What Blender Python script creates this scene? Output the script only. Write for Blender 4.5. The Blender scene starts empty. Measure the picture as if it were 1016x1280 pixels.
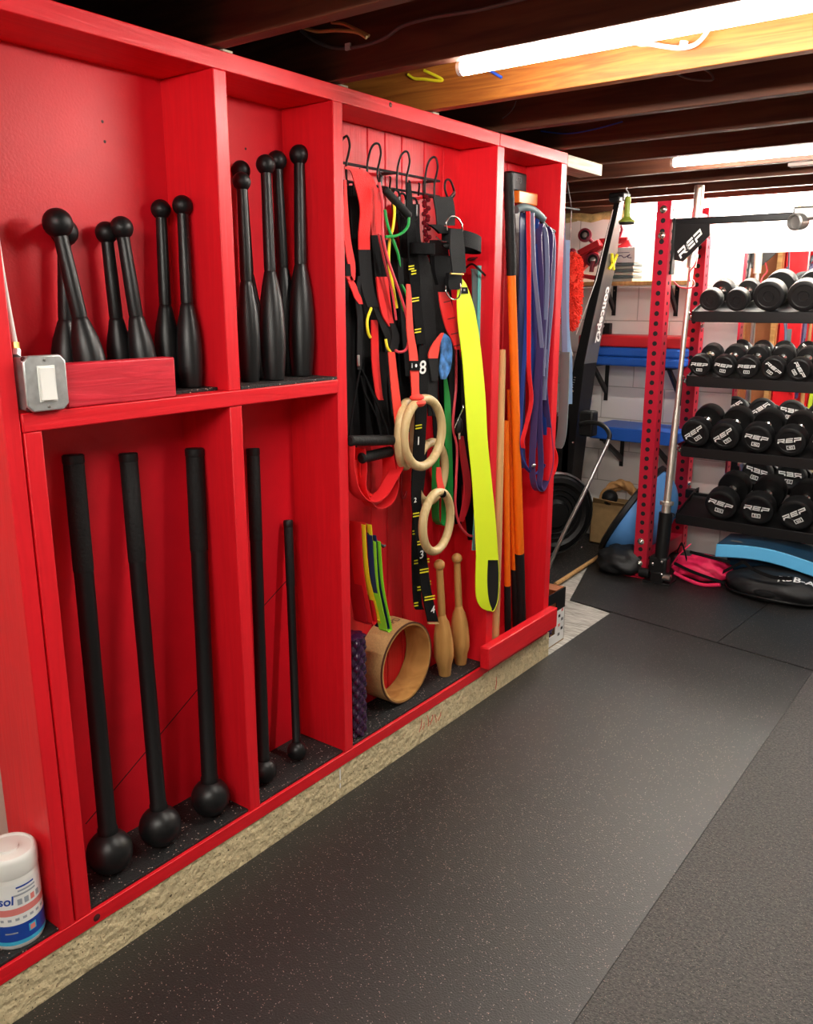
import bpy, bmesh, math, random
from mathutils import Vector, Matrix, noise
random.seed(7)
SC = bpy.context.scene
COL = SC.collection
PI = math.pi
V = Vector
# ------------------------------------------------------------------ camera, exposure, lights
FOC = 1068.0; PITCH = math.radians(13.9); YAW = math.radians(36.8)
CAM = V((1.5813, 0.0, 1.5))
FW = V((-math.sin(YAW)*math.cos(PITCH), math.cos(YAW)*math.cos(PITCH), -math.sin(PITCH)))
RT = V((math.cos(YAW), math.sin(YAW), 0)); UP = RT.cross(FW)
cd = bpy.data.cameras.new('camera'); cam = bpy.data.objects.new('camera', cd); COL.objects.link(cam)
cd.sensor_fit = 'VERTICAL'; cd.sensor_height = 36; cd.lens = FOC/1280*36; cd.clip_start = .02
cam.matrix_world = Matrix.Translation(CAM) @ Matrix((RT, UP, -FW)).transposed().to_4x4()
SC.camera = cam
SC.view_settings.view_transform = 'Standard'; SC.view_settings.look = 'None'
SC.view_settings.gamma = 1; SC.view_settings.use_curve_mapping = False
SC.view_settings.exposure = 1.42
w = bpy.data.worlds.new('world'); SC.world = w; w.use_nodes = True
w.node_tree.nodes['Background'].inputs[0].default_value = (.8, .85, 1, 1)
w.node_tree.nodes['Background'].inputs[1].default_value = .015
TUBE_E = 62.0

def ray(u, v): return FW + RT*((u-508)/FOC) - UP*((v-640)/FOC)
def _hit(u, v, ax, val):
    d = ray(u, v); return CAM + d*((val-CAM[ax])/d[ax])
def P(u, v, x=0.0): return _hit(u, v, 0, x)      # point on a plane parallel to the cabinet front
def Q(u, v, y): return _hit(u, v, 1, y)          # point on a plane parallel to the back wall
def G(u, v, z=0.0): return _hit(u, v, 2, z)      # point on a level plane

BOX, BOY = 0.094, 0.16     # where the block joints fall
# ------------------------------------------------------------------ materials
MATS = {}
def mat(name, col, rough=.5, metal=0, spec=.5, noise_amt=0, nscale=30, bump=0, bscale=60, emit=0, alpha=1, trans=0, coat=0):
    if name in MATS: return MATS[name]
    m = bpy.data.materials.new(name); m.use_nodes = True; nt = m.node_tree; b = nt.nodes['Principled BSDF']
    b.inputs['Base Color'].default_value = (*col, 1); b.inputs['Roughness'].default_value = rough
    b.inputs['Metallic'].default_value = metal; b.inputs['Specular IOR Level'].default_value = spec
    b.inputs['Coat Weight'].default_value = coat
    if trans: b.inputs['Transmission Weight'].default_value = trans
    if alpha < 1: b.inputs['Alpha'].default_value = alpha
    if emit:
        b.inputs['Emission Color'].default_value = (*col, 1); b.inputs['Emission Strength'].default_value = emit
    tc = nt.nodes.new('ShaderNodeTexCoord')
    if noise_amt:
        n = nt.nodes.new('ShaderNodeTexNoise'); n.inputs['Scale'].default_value = nscale; n.inputs['Detail'].default_value = 4
        nt.links.new(tc.outputs['Object'], n.inputs['Vector'])
        r = nt.nodes.new('ShaderNodeValToRGB')
        r.color_ramp.elements[0].position = .3; r.color_ramp.elements[1].position = .7
        r.color_ramp.elements[0].color = (*[max(0, c*(1-noise_amt)) for c in col], 1)
        r.color_ramp.elements[1].color = (*[min(1, c*(1+noise_amt)) for c in col], 1)
        nt.links.new(n.outputs['Fac'], r.inputs[0]); nt.links.new(r.outputs[0], b.inputs['Base Color'])
    if bump:
        n2 = nt.nodes.new('ShaderNodeTexNoise'); n2.inputs['Scale'].default_value = bscale; n2.inputs['Detail'].default_value = 5
        nt.links.new(tc.outputs['Object'], n2.inputs['Vector'])
        bp = nt.nodes.new('ShaderNodeBump'); bp.inputs['Strength'].default_value = bump; bp.inputs['Distance'].default_value = .004
        nt.links.new(n2.outputs['Fac'], bp.inputs['Height']); nt.links.new(bp.outputs[0], b.inputs['Normal'])
    MATS[name] = m; return m

def wood(name, c1, c2, axis='Y', scale=6, rough=.5, bump=.25, spec=.4, stretch=14, dist=1.5):
    if name in MATS: return MATS[name]
    m = mat(name, c1, rough, spec=spec); nt = m.node_tree; b = nt.nodes['Principled BSDF']
    tc = nt.nodes['Texture Coordinate']; mp = nt.nodes.new('ShaderNodeMapping')
    s = [scale*stretch/3]*3; s['XYZ'.index(axis)] = scale/3
    mp.inputs['Scale'].default_value = s
    nt.links.new(tc.outputs['Object'], mp.inputs[0])
    n = nt.nodes.new('ShaderNodeTexNoise'); n.inputs['Scale'].default_value = 1.2; n.inputs['Detail'].default_value = 6; n.inputs['Distortion'].default_value = dist
    nt.links.new(mp.outputs[0], n.inputs['Vector'])
    r = nt.nodes.new('ShaderNodeValToRGB'); r.color_ramp.elements[0].position = .35; r.color_ramp.elements[1].position = .65
    r.color_ramp.elements[0].color = (*c1, 1); r.color_ramp.elements[1].color = (*c2, 1)
    nt.links.new(n.outputs['Fac'], r.inputs[0]); nt.links.new(r.outputs[0], b.inputs['Base Color'])
    bp = nt.nodes.new('ShaderNodeBump'); bp.inputs['Strength'].default_value = bump; bp.inputs['Distance'].default_value = .003
    nt.links.new(n.outputs['Fac'], bp.inputs['Height']); nt.links.new(bp.outputs[0], b.inputs['Normal'])
    return m

def rubber(name, base, fleck=True, rough=.62, scale=260, thr=.07, spec=.45, fcols=((.36, .33, .30), (.42, .25, .20)), bd=.004, grain=0):
    m = mat(name, base, rough, spec=spec); nt = m.node_tree; b = nt.nodes['Principled BSDF']; tc = nt.nodes['Texture Coordinate']
    vo = nt.nodes.new('ShaderNodeTexVoronoi'); vo.inputs['Scale'].default_value = scale
    nt.links.new(tc.outputs['Object'], vo.inputs['Vector'])
    # a cell is a fleck only when its random colour is high and only near its centre
    sep = nt.nodes.new('ShaderNodeSeparateColor'); nt.links.new(vo.outputs['Color'], sep.inputs[0])
    g = nt.nodes.new('ShaderNodeMath'); g.operation = 'LESS_THAN'; g.inputs[1].default_value = thr; nt.links.new(sep.outputs[0], g.inputs[0])
    d = nt.nodes.new('ShaderNodeMath'); d.operation = 'LESS_THAN'; d.inputs[1].default_value = .38; nt.links.new(vo.outputs['Distance'], d.inputs[0])
    mu = nt.nodes.new('ShaderNodeMath'); mu.operation = 'MULTIPLY'; nt.links.new(g.outputs[0], mu.inputs[0]); nt.links.new(d.outputs[0], mu.inputs[1])
    fc = nt.nodes.new('ShaderNodeMix'); fc.data_type = 'RGBA'; fc.inputs[6].default_value = (*fcols[0], 1); fc.inputs[7].default_value = (*fcols[1], 1)
    nt.links.new(sep.outputs[1], fc.inputs[0])
    mx = nt.nodes.new('ShaderNodeMix'); mx.data_type = 'RGBA'; mx.inputs[6].default_value = (*base, 1)
    nt.links.new(mu.outputs[0], mx.inputs[0]); nt.links.new(fc.outputs[2], mx.inputs[7]); nt.links.new(mx.outputs[2], b.inputs['Base Color'])
    if grain:
        gn = nt.nodes.new('ShaderNodeTexNoise'); gn.inputs['Scale'].default_value = 120; gn.inputs['Detail'].default_value = 5; gn.inputs['Roughness'].default_value = .7
        nt.links.new(tc.outputs['Object'], gn.inputs['Vector'])
        gr = nt.nodes.new('ShaderNodeValToRGB'); gr.color_ramp.elements[0].position = .40; gr.color_ramp.elements[1].position = .62
        gr.color_ramp.elements[0].color = (*[c*(1-grain) for c in base], 1); gr.color_ramp.elements[1].color = (*[c*(1+grain*3) for c in base], 1)
        nt.links.new(gn.outputs['Fac'], gr.inputs[0]); nt.links.new(gr.outputs[0], mx.inputs[6])
    n2 = nt.nodes.new('ShaderNodeTexNoise'); n2.inputs['Scale'].default_value = 220; n2.inputs['Detail'].default_value = 3
    nt.links.new(tc.outputs['Object'], n2.inputs['Vector'])
    bp = nt.nodes.new('ShaderNodeBump'); bp.inputs['Strength'].default_value = .9; bp.inputs['Distance'].default_value = bd
    nt.links.new(n2.outputs['Fac'], bp.inputs['Height']); nt.links.new(bp.outputs[0], b.inputs['Normal'])
    return m

def blocks(name, col, mortar, off=(0, 0, 0)):
    m = mat(name, col, .55, spec=.35); nt = m.node_tree; b = nt.nodes['Principled BSDF']; tc = nt.nodes['Texture Coordinate']
    mp = nt.nodes.new('ShaderNodeMapping'); mp.inputs['Rotation'].default_value = (PI/2, 0, 0); mp.inputs['Location'].default_value = off
    nt.links.new(tc.outputs['Object'], mp.inputs[0])
    br = nt.nodes.new('ShaderNodeTexBrick'); br.inputs['Scale'].default_value = 1; br.inputs['Brick Width'].default_value = .4064
    br.inputs['Row Height'].default_value = .2032; br.inputs['Mortar Size'].default_value = .004; br.inputs['Mortar Smooth'].default_value = .5
    br.inputs['Color1'].default_value = (*col, 1); br.inputs['Color2'].default_value = (*[c*.97 for c in col], 1); br.inputs['Mortar'].default_value = (*mortar, 1)
    nt.links.new(mp.outputs[0], br.inputs['Vector']); nt.links.new(br.outputs['Color'], b.inputs['Base Color'])
    bp = nt.nodes.new('ShaderNodeBump'); bp.inputs['Strength'].default_value = .6; bp.inputs['Distance'].default_value = .004; bp.invert = True
    nt.links.new(br.outputs['Fac'], bp.inputs['Height']); nt.links.new(bp.outputs[0], b.inputs['Normal'])
    return m

RED = (.66, .007, .018)
mat('red_paint', RED, .44, spec=.36, noise_amt=.06, nscale=9, bump=.12, bscale=160)
wood('red_board_y', (.66, .007, .015), (.73, .009, .018), 'Y', 8, .42, .3, .42)
wood('red_board_z', (.66, .007, .015), (.73, .009, .018), 'Z', 8, .42, .3, .42)
wood('red_crimson', (.50, .008, .022), (.68, .02, .04), 'Y', 10, .45, .4, .5)
mat('dark_crack', (.06, .002, .003), .7)
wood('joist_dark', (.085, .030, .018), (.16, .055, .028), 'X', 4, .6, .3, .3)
wood('joist_lit', (.24, .065, .009), (.40, .135, .022), 'X', 4, .5, .2, .4, 16, 3.0)  # lighter joist wood: newer, with the near tube's light put into the colour
wood('plywood', (.03, .016, .010), (.05, .026, .015), 'X', 3, .7, .2, .3)
wood('pale_board', (.30, .24, .17), (.52, .45, .34), 'Y', 8, .6, .3)
wood('orange_wood', (.42, .20, .06), (.62, .33, .12), 'X', 6, .5, .2)
wood('club_wood', (.48, .23, .065), (.64, .34, .11), 'Z', 7, .38, .06, .4, 9)
wood('ring_wood', (.50, .35, .16), (.62, .46, .23), 'Z', 9, .4, .05)
wood('wheel_wood', (.38, .18, .05), (.58, .31, .10), 'Z', 5, .35, .08, .4, 5, 2)
wood('stick_wood', (.52, .28, .10), (.66, .39, .16), 'Z', 6, .5, .06)
mat('cork', (.50, .30, .12), .7, noise_amt=.15, nscale=160, bump=.2, bscale=200)
mat('dark_trim', (.08, .03, .015), .4)
mat('black_steel', (.006, .006, .0065), .40, spec=.42)
mat('black_satin', (.004, .004, .0045), .45, spec=.35)
mat('black_rubber', (.006, .006, .0065), .5, spec=.38)
mat('black_grip', (.006, .006, .006), .65, spec=.3, bump=.5, bscale=120)
mat('black_cloth', (.004, .004, .0045), .8, spec=.12, bump=.5, bscale=400)
mat('charcoal_cloth', (.011, .011, .012), .75, spec=.15, bump=.5, bscale=380)
mat('black_nylon', (.008, .008, .009), .55, spec=.5, bump=.35, bscale=30)
mat('chrome', (.80, .78, .74), .22, metal=1)
mat('bar_steel', (.82, .76, .68), .42, metal=1)
mat('steel', (.55, .55, .54), .3, metal=1, bump=.05, bscale=200)
mat('dull_steel', (.22, .21, .20), .35, metal=.7)
mat('galvanised', (.58, .60, .60), .38, metal=.85, noise_amt=.12, nscale=60, bump=.1, bscale=120)
mat('brass', (.7, .5, .15), .3, metal=1)
mat('rack_red', (.50, .008, .032), .4, spec=.5, bump=.1, bscale=200)
mat('hole_black', (.004, .004, .004), .8)
mat('white', (.82, .82, .80), .5)
mat('white_print', (.85, .85, .83), .6)
mat('grey_print', (.16, .16, .16), .6)
mat('white_plastic', (.80, .79, .75), .35, spec=.5)
mat('beige_wall', (.66, .50, .42), .7, bump=.3, bscale=50)
mat('room_wall', (.42, .40, .37), .8)
blocks('block_wall', (.80, .75, .72), (.50, .45, .42), (BOX, BOY, .0))
m_ = mat('concrete_cream', (.66, .54, .32), .7, noise_amt=.14, nscale=22, bump=1.0, bscale=45)
def pits(m):
    nt = m.node_tree; b = nt.nodes['Principled BSDF']; tc = nt.nodes['Texture Coordinate']
    src = b.inputs['Base Color'].links[0].from_socket
    n = nt.nodes.new('ShaderNodeTexNoise'); n.inputs['Scale'].default_value = 130; n.inputs['Detail'].default_value = 2
    nt.links.new(tc.outputs['Object'], n.inputs['Vector'])
    g = nt.nodes.new('ShaderNodeMath'); g.operation = 'GREATER_THAN'; g.inputs[1].default_value = .665; nt.links.new(n.outputs['Fac'], g.inputs[0])
    mx = nt.nodes.new('ShaderNodeMix'); mx.data_type = 'RGBA'; mx.inputs[7].default_value = (.10, .07, .035, 1)
    nt.links.new(g.outputs[0], mx.inputs[0]); nt.links.new(src, mx.inputs[6]); nt.links.new(mx.outputs[2], b.inputs['Base Color'])
    for nd in nt.nodes:
        if nd.type == 'BUMP': nd.inputs['Distance'].default_value = .012
pits(m_)
rubber('floor_rubber', (.006, .0058, .0055), thr=.055, rough=.47, scale=330, spec=.8, bd=.0016)
rubber('floor_rubber_worn', (.024, .022, .020), thr=.05, rough=.50, scale=420, spec=.8, bd=.006, grain=.75)
rubber('shelf_rubber', (.010, .010, .010), thr=.10, scale=210)
mat('lower_floor', (.03, .03, .032), .7, bump=.3)
wood('carpet_grey', (.30, .28, .25), (.62, .60, .55), 'X', 24, .9, .5, .1, 8)
mat('band_red', (.70, .018, .022), .5, spec=.3)
mat('strap_red', (.78, .02, .02), .65, spec=.3, bump=.4, bscale=320)
mat('strap_coral', (.85, .06, .04), .65, spec=.3, bump=.4, bscale=320)
mat('band_crimson', (.45, .01, .02), .45)
mat('band_yellow', (.85, .70, .02), .45)
mat('neon', (.78, .95, .01), .6, bump=.2, bscale=300)
mat('band_green', (.01, .28, .05), .45)
mat('band_lime', (.28, .68, .03), .45)
mat('band_teal', (.16, .62, .58), .45)
mat('band_navy', (.008, .022, .10), .42)
mat('band_blue', (.015, .05, .26), .42)
mat('band_purple', (.055, .035, .12), .35)
mat('band_grey', (.12, .17, .18), .5)
mat('band_light', (.17, .18, .29), .4)
mat('band_black', (.012, .012, .014), .4)
mat('tube_pink', (.62, .05, .07), .3)
mat('orange', (.95, .17, .005), .4)
mat('orange_hook', (.75, .22, .02), .4)
mat('cloth_blue', (.06, .20, .50), .6, noise_amt=.7, nscale=45)
mat('duster', (.88, .05, .025), .9)
mat('roller_purple', (.030, .007, .035), .25, spec=.7)
mat('ball_purple', (.03, .02, .11), .4)
mat('card', (.42, .26, .11), .8, noise_amt=.1)
mat('card_red', (.33, .11, .04), .8)
mat('rope', (.60, .32, .12), .85, bump=.5)
mat('mat_blue', (.015, .11, .52), .45)
mat('mat_red', (.62, .02, .03), .45)
mat('ball_blue', (.10, .30, .68), .5, bump=.1, bscale=20)
mat('foam_blue', (.10, .48, .85), .55)
mat('foam_navy', (.012, .05, .10), .35)
mat('bag_pink', (.85, .015, .10), .6, bump=.5, bscale=25)
mat('erg_grey', (.10, .10, .10), .35, spec=.9, metal=.2)
mat('yellow', (.85, .75, .02), .5)
mat('lime_plastic', (.26, .32, .03), .45)
mat('burgundy', (.22, .008, .03), .4)
mat('label_blue', (.01, .06, .36), .45)
mat('label_cyan', (.05, .45, .70), .45)
mat('label_pink', (.75, .22, .20), .5)
mat('label_grey', (.35, .38, .42), .5)
mat('insulation', (.62, .48, .20), .9, noise_amt=.4, nscale=25, bump=1, bscale=30)
mat('cable_grey', (.16, .12, .12), .5)
mat('cable_white', (.80, .78, .74), .5)
mat('cable_tan', (.50, .33, .12), .5)
mat('cord_blue', (.02, .08, .55), .5)
mat('mirror', (.92, .93, .93), .015, metal=1)
mat('clear_plastic', (.85, .75, .76), .15, alpha=.35)
tm = mat('tube_light', (1.0, .95, .86), .5, emit=TUBE_E)

# ------------------------------------------------------------------ mesh helpers
class MB:
    def __init__(s, mats):
        s.bm = bmesh.new(); s.mats = mats if isinstance(mats, (list, tuple)) else [mats]; s.mi = 0
    def face(s, vs, mi=None):
        try: f = s.bm.faces.new(vs)
        except ValueError: return
        f.material_index = s.mi if mi is None else mi; f.smooth = True
    def box(s, lo, hi, mi=None, M=None):
        c = [V((x, y, z)) for x in (lo[0], hi[0]) for y in (lo[1], hi[1]) for z in (lo[2], hi[2])]
        if M: c = [M @ p for p in c]
        v = [s.bm.verts.new(p) for p in c]
        for q in ((0, 1, 3, 2), (4, 6, 7, 5), (0, 4, 5, 1), (2, 3, 7, 6), (0, 2, 6, 4), (1, 5, 7, 3)): s.face([v[i] for i in q], mi)
        return s
    def frame(s, d):
        d = V(d).normalized(); a = V((0, 0, 1)) if abs(d.z) < .9 else V((1, 0, 0))
        x = d.cross(a).normalized(); return x, d.cross(x).normalized(), d
    def lathe(s, prof, o=(0, 0, 0), d=(0, 0, 1), n=28, mi=None, fn=None, caps=True):
        """prof: list of (r, h[, mi]) along direction d from o"""
        X, Y, Z = s.frame(d); o = V(o); rings = []
        for k, q in enumerate(prof):
            r, h = q[0], q[1]
            if r < 1e-6: rings.append([s.bm.verts.new(o+Z*h)]); continue
            ring = []
            for i in range(n):
                a = 2*PI*i/n; rr = fn(r, h, a) if fn else r
                ring.append(s.bm.verts.new(o+Z*h+(X*math.cos(a)+Y*math.sin(a))*rr))
            rings.append(ring)
        for k in range(len(rings)-1):
            A, B = rings[k], rings[k+1]; m2 = prof[k+1][2] if len(prof[k+1]) > 2 else mi
            for i in range(n):
                j = (i+1) % n
                if len(A) == 1 and len(B) == 1: continue
                if len(A) == 1: s.face([A[0], B[j], B[i]], m2)
                elif len(B) == 1: s.face([A[i], A[j], B[0]], m2)
                else: s.face([A[i], A[j], B[j], B[i]], m2)
        if caps:
            if len(rings[0]) > 1: s.face(list(reversed(rings[0])), mi)
            if len(rings[-1]) > 1: s.face(rings[-1], mi)
        return s
    def cyl(s, a, b, r, r2=None, n=20, mi=None):
        a, b = V(a), V(b); return s.lathe([(r, 0), (r if r2 is None else r2, (b-a).length)], a, b-a, n, mi)
    def ball(s, c, r, n=24, mi=None, sc=(1, 1, 1), fn=None):
        k = n//2; prev = None; c = V(c)
        rings = []
        for i in range(k+1):
            t = PI*i/k
            if i in (0, k): pts = [V((0, 0, math.cos(t)))]
            else: pts = [V((math.sin(t)*math.cos(2*PI*j/n), math.sin(t)*math.sin(2*PI*j/n), math.cos(t))) for j in range(n)]
            rings.append([s.bm.verts.new(c + V([q[m]*sc[m]*r*(fn(q) if fn else 1) for m in range(3)])) for q in pts])
        for A, B in zip(rings, rings[1:]):
            for j in range(n):
                l = (j+1) % n
                if len(A) == 1: s.face([A[0], B[j], B[l]], mi)
                elif len(B) == 1: s.face([A[j], B[0], A[l]], mi)
                else: s.face([A[j], B[j], B[l], A[l]], mi)
        return s
    def sweep(s, pts, r, n=10, mi=None, closed=False, fn=None):
        pts = [V(p) for p in pts]; N = len(pts); rings = []; X = None
        for i, p in enumerate(pts):
            a = pts[(i-1) % N] if (i or closed) else p; b = pts[(i+1) % N] if (i < N-1 or closed) else p
            d = (b-a).normalized()
            if X is None: X = s.frame(d)[0]
            else: X = (X-d*X.dot(d)).normalized()
            Y = d.cross(X); rr = r(i/(N-1)) if callable(r) else r
            rings.append([s.bm.verts.new(p+(X*math.cos(2*PI*j/n)+Y*math.sin(2*PI*j/n))*rr*(fn(i, j) if fn else 1)) for j in range(n)])
        rng = range(N if closed else N-1)
        for i in rng:
            A, B = rings[i], rings[(i+1) % N]
            for j in range(n): s.face([A[j], A[(j+1) % n], B[(j+1) % n], B[j]], mi)
        if not closed: s.face(list(reversed(rings[0])), mi); s.face(rings[-1], mi)
        return s
    def band(s, L, R, th=.002, mi=None, closed=False, mi2=None):
        """flat strap between a left and a right edge line, thickness th"""
        L = [V(p) for p in L]; R = [V(p) for p in R]; N = len(L); rings = []
        for i in range(N):
            a = (L[(i-1) % N]+R[(i-1) % N])/2 if (i or closed) else (L[i]+R[i])/2
            b = (L[(i+1) % N]+R[(i+1) % N])/2 if (i < N-1 or closed) else (L[i]+R[i])/2
            nn = (b-a).cross(R[i]-L[i])
            nn = nn.normalized()*th/2 if nn.length > 1e-9 else V((th/2, 0, 0))
            rings.append([s.bm.verts.new(q) for q in (L[i]+nn, R[i]+nn, R[i]-nn, L[i]-nn)])
        for i in range(N if closed else N-1):
            A, B = rings[i], rings[(i+1) % N]
            for j in range(4):
                s.face([A[j], A[(j+1) % 4], B[(j+1) % 4], B[j]], mi2 if (mi2 is not None and j == 2) else mi)
        if not closed: s.face(list(reversed(rings[0])), mi); s.face(rings[-1], mi)
        return s
    def prism(s, poly, vec, mi=None):
        a = [s.bm.verts.new(V(p)) for p in poly]; b = [s.bm.verts.new(V(p)+V(vec)) for p in poly]
        s.face(list(reversed(a)), mi); s.face(b, mi)
        for i in range(len(a)): s.face([a[i], a[(i+1) % len(a)], b[(i+1) % len(a)], b[i]], mi)
        return s

def smooth_pts(pts, k=6, closed=False):
    pts = [V(p) for p in pts]; out = []; N = len(pts)
    for i in range(N if closed else N-1):
        p0 = pts[(i-1) % N] if (i or closed) else pts[0]; p1 = pts[i]; p2 = pts[(i+1) % N]
        p3 = pts[(i+2) % N] if (i+2 < N or closed) else pts[-1]
        for j in range(k):
            t = j/k
            out.append(.5*((2*p1)+(p2-p0)*t+(2*p0-5*p1+4*p2-p3)*t*t+(3*p1-p0-3*p2+p3)*t**3))
    if not closed: out.append(pts[-1])
    return out

def rootloc(p):
    l = V((0, 0, 0))
    while p is not None: l += p.location; p = p.parent
    return l
def obj(name, mb, parent=None, bevel=0, sharp=35, weld=False):
    me = bpy.data.meshes.new(name)
    off = rootloc(parent)
    bmesh.ops.recalc_face_normals(mb.bm, faces=mb.bm.faces)
    for v in mb.bm.verts: v.co -= off
    for e in mb.bm.edges:
        if len(e.link_faces) == 2 and e.calc_face_angle(0) > math.radians(sharp): e.smooth = False
    mb.bm.to_mesh(me); mb.bm.free()
    for m in mb.mats: me.materials.append(MATS[m])
    o = bpy.data.objects.new(name, me); COL.objects.link(o); o.parent = parent
    if bevel:
        b = o.modifiers.new('bevel', 'BEVEL'); b.width = bevel; b.segments = 2; b.limit_method = 'ANGLE'
    return o
def tag(o, label, cat, group=None):
    o['label'] = label; o['category'] = cat
    if group: o['group'] = group
    return o
def thing(name, label, cat, loc=(0, 0, 0), group=None):
    o = bpy.data.objects.new(name, None); o.empty_display_size = .05; COL.objects.link(o); o.location = V(loc)
    return tag(o, label, cat, group)
def struct(name, mb, bevel=0):
    o = obj(name, mb, bevel=bevel); o['kind'] = 'structure'; return o
def dup(root, label=None, group=None):
    r = root.copy(); COL.objects.link(r)
    if label: r['label'] = label
    if group: r['group'] = group
    for ch in list(root.children):
        c = ch.copy(); COL.objects.link(c); c.parent = r
        for g in ch.children:
            d = g.copy(); COL.objects.link(d); d.parent = c
    return r
def bx(name, lo, hi, m, parent=None, bevel=0):
    return obj(name, MB(m).box(lo, hi), parent, bevel)

_tc = {}
def text_polys(s, bold=.0):
    """triangulated flat letters, width-normalised to height 1, centred"""
    key = (s, bold)
    if key not in _tc:
        c = bpy.data.curves.new('letters', 'FONT'); c.body = s; c.size = 1; c.align_x = 'CENTER'; c.align_y = 'CENTER'; c.offset = bold; c.resolution_u = 3
        o = bpy.data.objects.new('letters', c); COL.objects.link(o)
        dg = bpy.context.evaluated_depsgraph_get(); me = bpy.data.meshes.new_from_object(o.evaluated_get(dg))
        vs = [v.co.copy() for v in me.vertices]; fs = [tuple(p.vertices) for p in me.polygons]
        bpy.data.objects.remove(o); bpy.data.curves.remove(c); bpy.data.meshes.remove(me)
        if vs:
            cx = (min(v.x for v in vs)+max(v.x for v in vs))/2; cy = (min(v.y for v in vs)+max(v.y for v in vs))/2
            hh = max(v.y for v in vs)-min(v.y for v in vs)
            vs = [V(((v.x-cx)/hh, (v.y-cy)/hh, 0)) for v in vs]
        _tc[key] = (vs, fs)
    return _tc[key]
def put_text(mb, s, o, xd, yd, h, wx=1.0, shear=0, bold=.0, mi=None, fn=None):
    vs, fs = text_polys(s, bold); xd = V(xd).normalized(); yd = V(yd).normalized(); o = V(o)
    nv = []
    for v in vs:
        a = (v.x*wx+v.y*shear)*h; b = v.y*h
        nv.append(mb.bm.verts.new(fn(a, b) if fn else o+xd*a+yd*b))
    for f in fs: mb.face([nv[i] for i in f], mi)
    return mb

def put_rep(mb, o, xd, yd, h, wx=1.25, shear=.12, mi=None):
    """wide block letters R E P, height h, centred on o"""
    o = V(o); xd = V(xd).normalized(); yd = V(yd).normalized(); k = .25; W = 1.5; gap = .22
    P_ = [[(0, 1-k), (W, 1-k), (W, 1), (0, 1)], [(W-k*1.1, .38), (W, .38), (W, 1-k), (W-k*1.1, 1-k)], [(0, .30), (W, .30), (W, .30+k), (0, .30+k)], [(0, 0), (k*1.3, 0), (k*1.3, .30), (0, .30)]]
    R_ = P_[:3]+[[(0, 0), (k*1.3, 0), (k*1.3, .30), (0, .30)], [(W*.52, .30), (W-.12, 0), (W+.22, 0), (W*.52+.40, .30)]]
    E_ = [[(0, 1-k), (W, 1-k), (W, 1), (0, 1)], [(0, .5-k/2), (W*.95, .5-k/2), (W*.95, .5+k/2), (0, .5+k/2)], [(0, 0), (W, 0), (W, k), (0, k)], [(0, 0), (k*1.2, 0), (k*1.2, 1), (0, 1)]]
    tot = 3*W+2*gap
    for i, g in enumerate((R_, E_, P_)):
        for q in g:
            mb.face([mb.bm.verts.new(o+xd*((x+i*(W+gap)-tot/2)*wx*.8+(y-.5)*shear*2)*h+yd*(y-.5)*h) for x, y in q], mi)

# ------------------------------------------------------------------ ROOM
YB = 5.14
struct('floor', MB('lower_floor').box((-1.6, -2.6, -.06), (3.6, 5.4, -.012)))
struct('wall_back', MB('block_wall').box((-1.6, YB, -.06), (3.6, YB+.15, 1.985)))
struct('wall_left', MB('beige_wall').box((-.30, -2.6, -.06), (-.20, 3.10, 2.03)))
struct('wall_left_light_stop', MB('joist_dark').box((-1.15, -2.6, 2.0), (-1.10, 3.10, 2.24)))  # added dark board, closes the joist bays against stray world light
struct('wall_left_alcove', MB('room_wall').box((-1.6, 3.0, -.06), (-1.45, 5.3, 2.40)))
struct('wall_right', MB('room_wall').box((3.45, -2.6, -.06), (3.6, 5.3, 2.40)))
struct('wall_front', MB('room_wall').box((-.3, -2.6, -.06), (3.6, -2.45, 2.40)))
struct('ceiling', MB('plywood').box((-1.6, -2.6, 2.235), (3.6, 5.4, 2.26)))
# rim board and insulation above the block wall
struct('trim_1', MB('joist_dark').box((-1.45, 5.19, 1.985), (3.45, 5.23, 2.235)))
mb = MB('concrete_cream')
mb.box((-.20, -.9, -.012), (.0, 3.145, .106))
curb = obj('trim_2', mb); curb['kind'] = 'structure'
# joists
ys = [.59, 1.0, 1.40, 1.80, 2.225, 2.635, 3.055, 3.50, 3.91, 4.31, 4.72, 5.02]
for i, y in enumerate(ys):
    nm = 'joist_lit' if abs(y-2.225) < .01 else 'joist_dark'
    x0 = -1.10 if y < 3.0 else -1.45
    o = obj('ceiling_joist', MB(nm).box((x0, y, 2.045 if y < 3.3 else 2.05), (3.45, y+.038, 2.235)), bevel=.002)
    labs = {1.40: 'dark ceiling joist nearest the camera, above the left clubs', 1.80: 'dark ceiling joist with the near tube light beside it',
            2.225: 'orange pine ceiling joist lit up by the near tube light', 2.635: 'dark ceiling joist just behind the bright orange joist',
            3.055: 'dark ceiling joist meeting the far right end of the red cabinet', 3.50: 'dark ceiling joist just in front of the second tube light',
            3.91: 'ceiling joist just behind the second tube light', 4.31: 'ceiling joist above the front of the red squat rack',
            4.72: 'ceiling joist above the dumbbell shelves', 5.02: 'last ceiling joist before the block wall tube light'}
    tag(o, labs.get(y, 'dark ceiling joist above the light switch end, nearest the camera side' if y > .8 else 'dark ceiling joist just above the camera, outside the picture'), 'joist', 'ceiling joists')

X1A, X2A = G(575, 86, 2.04).x, G(849, 207, 2.052).x
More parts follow.
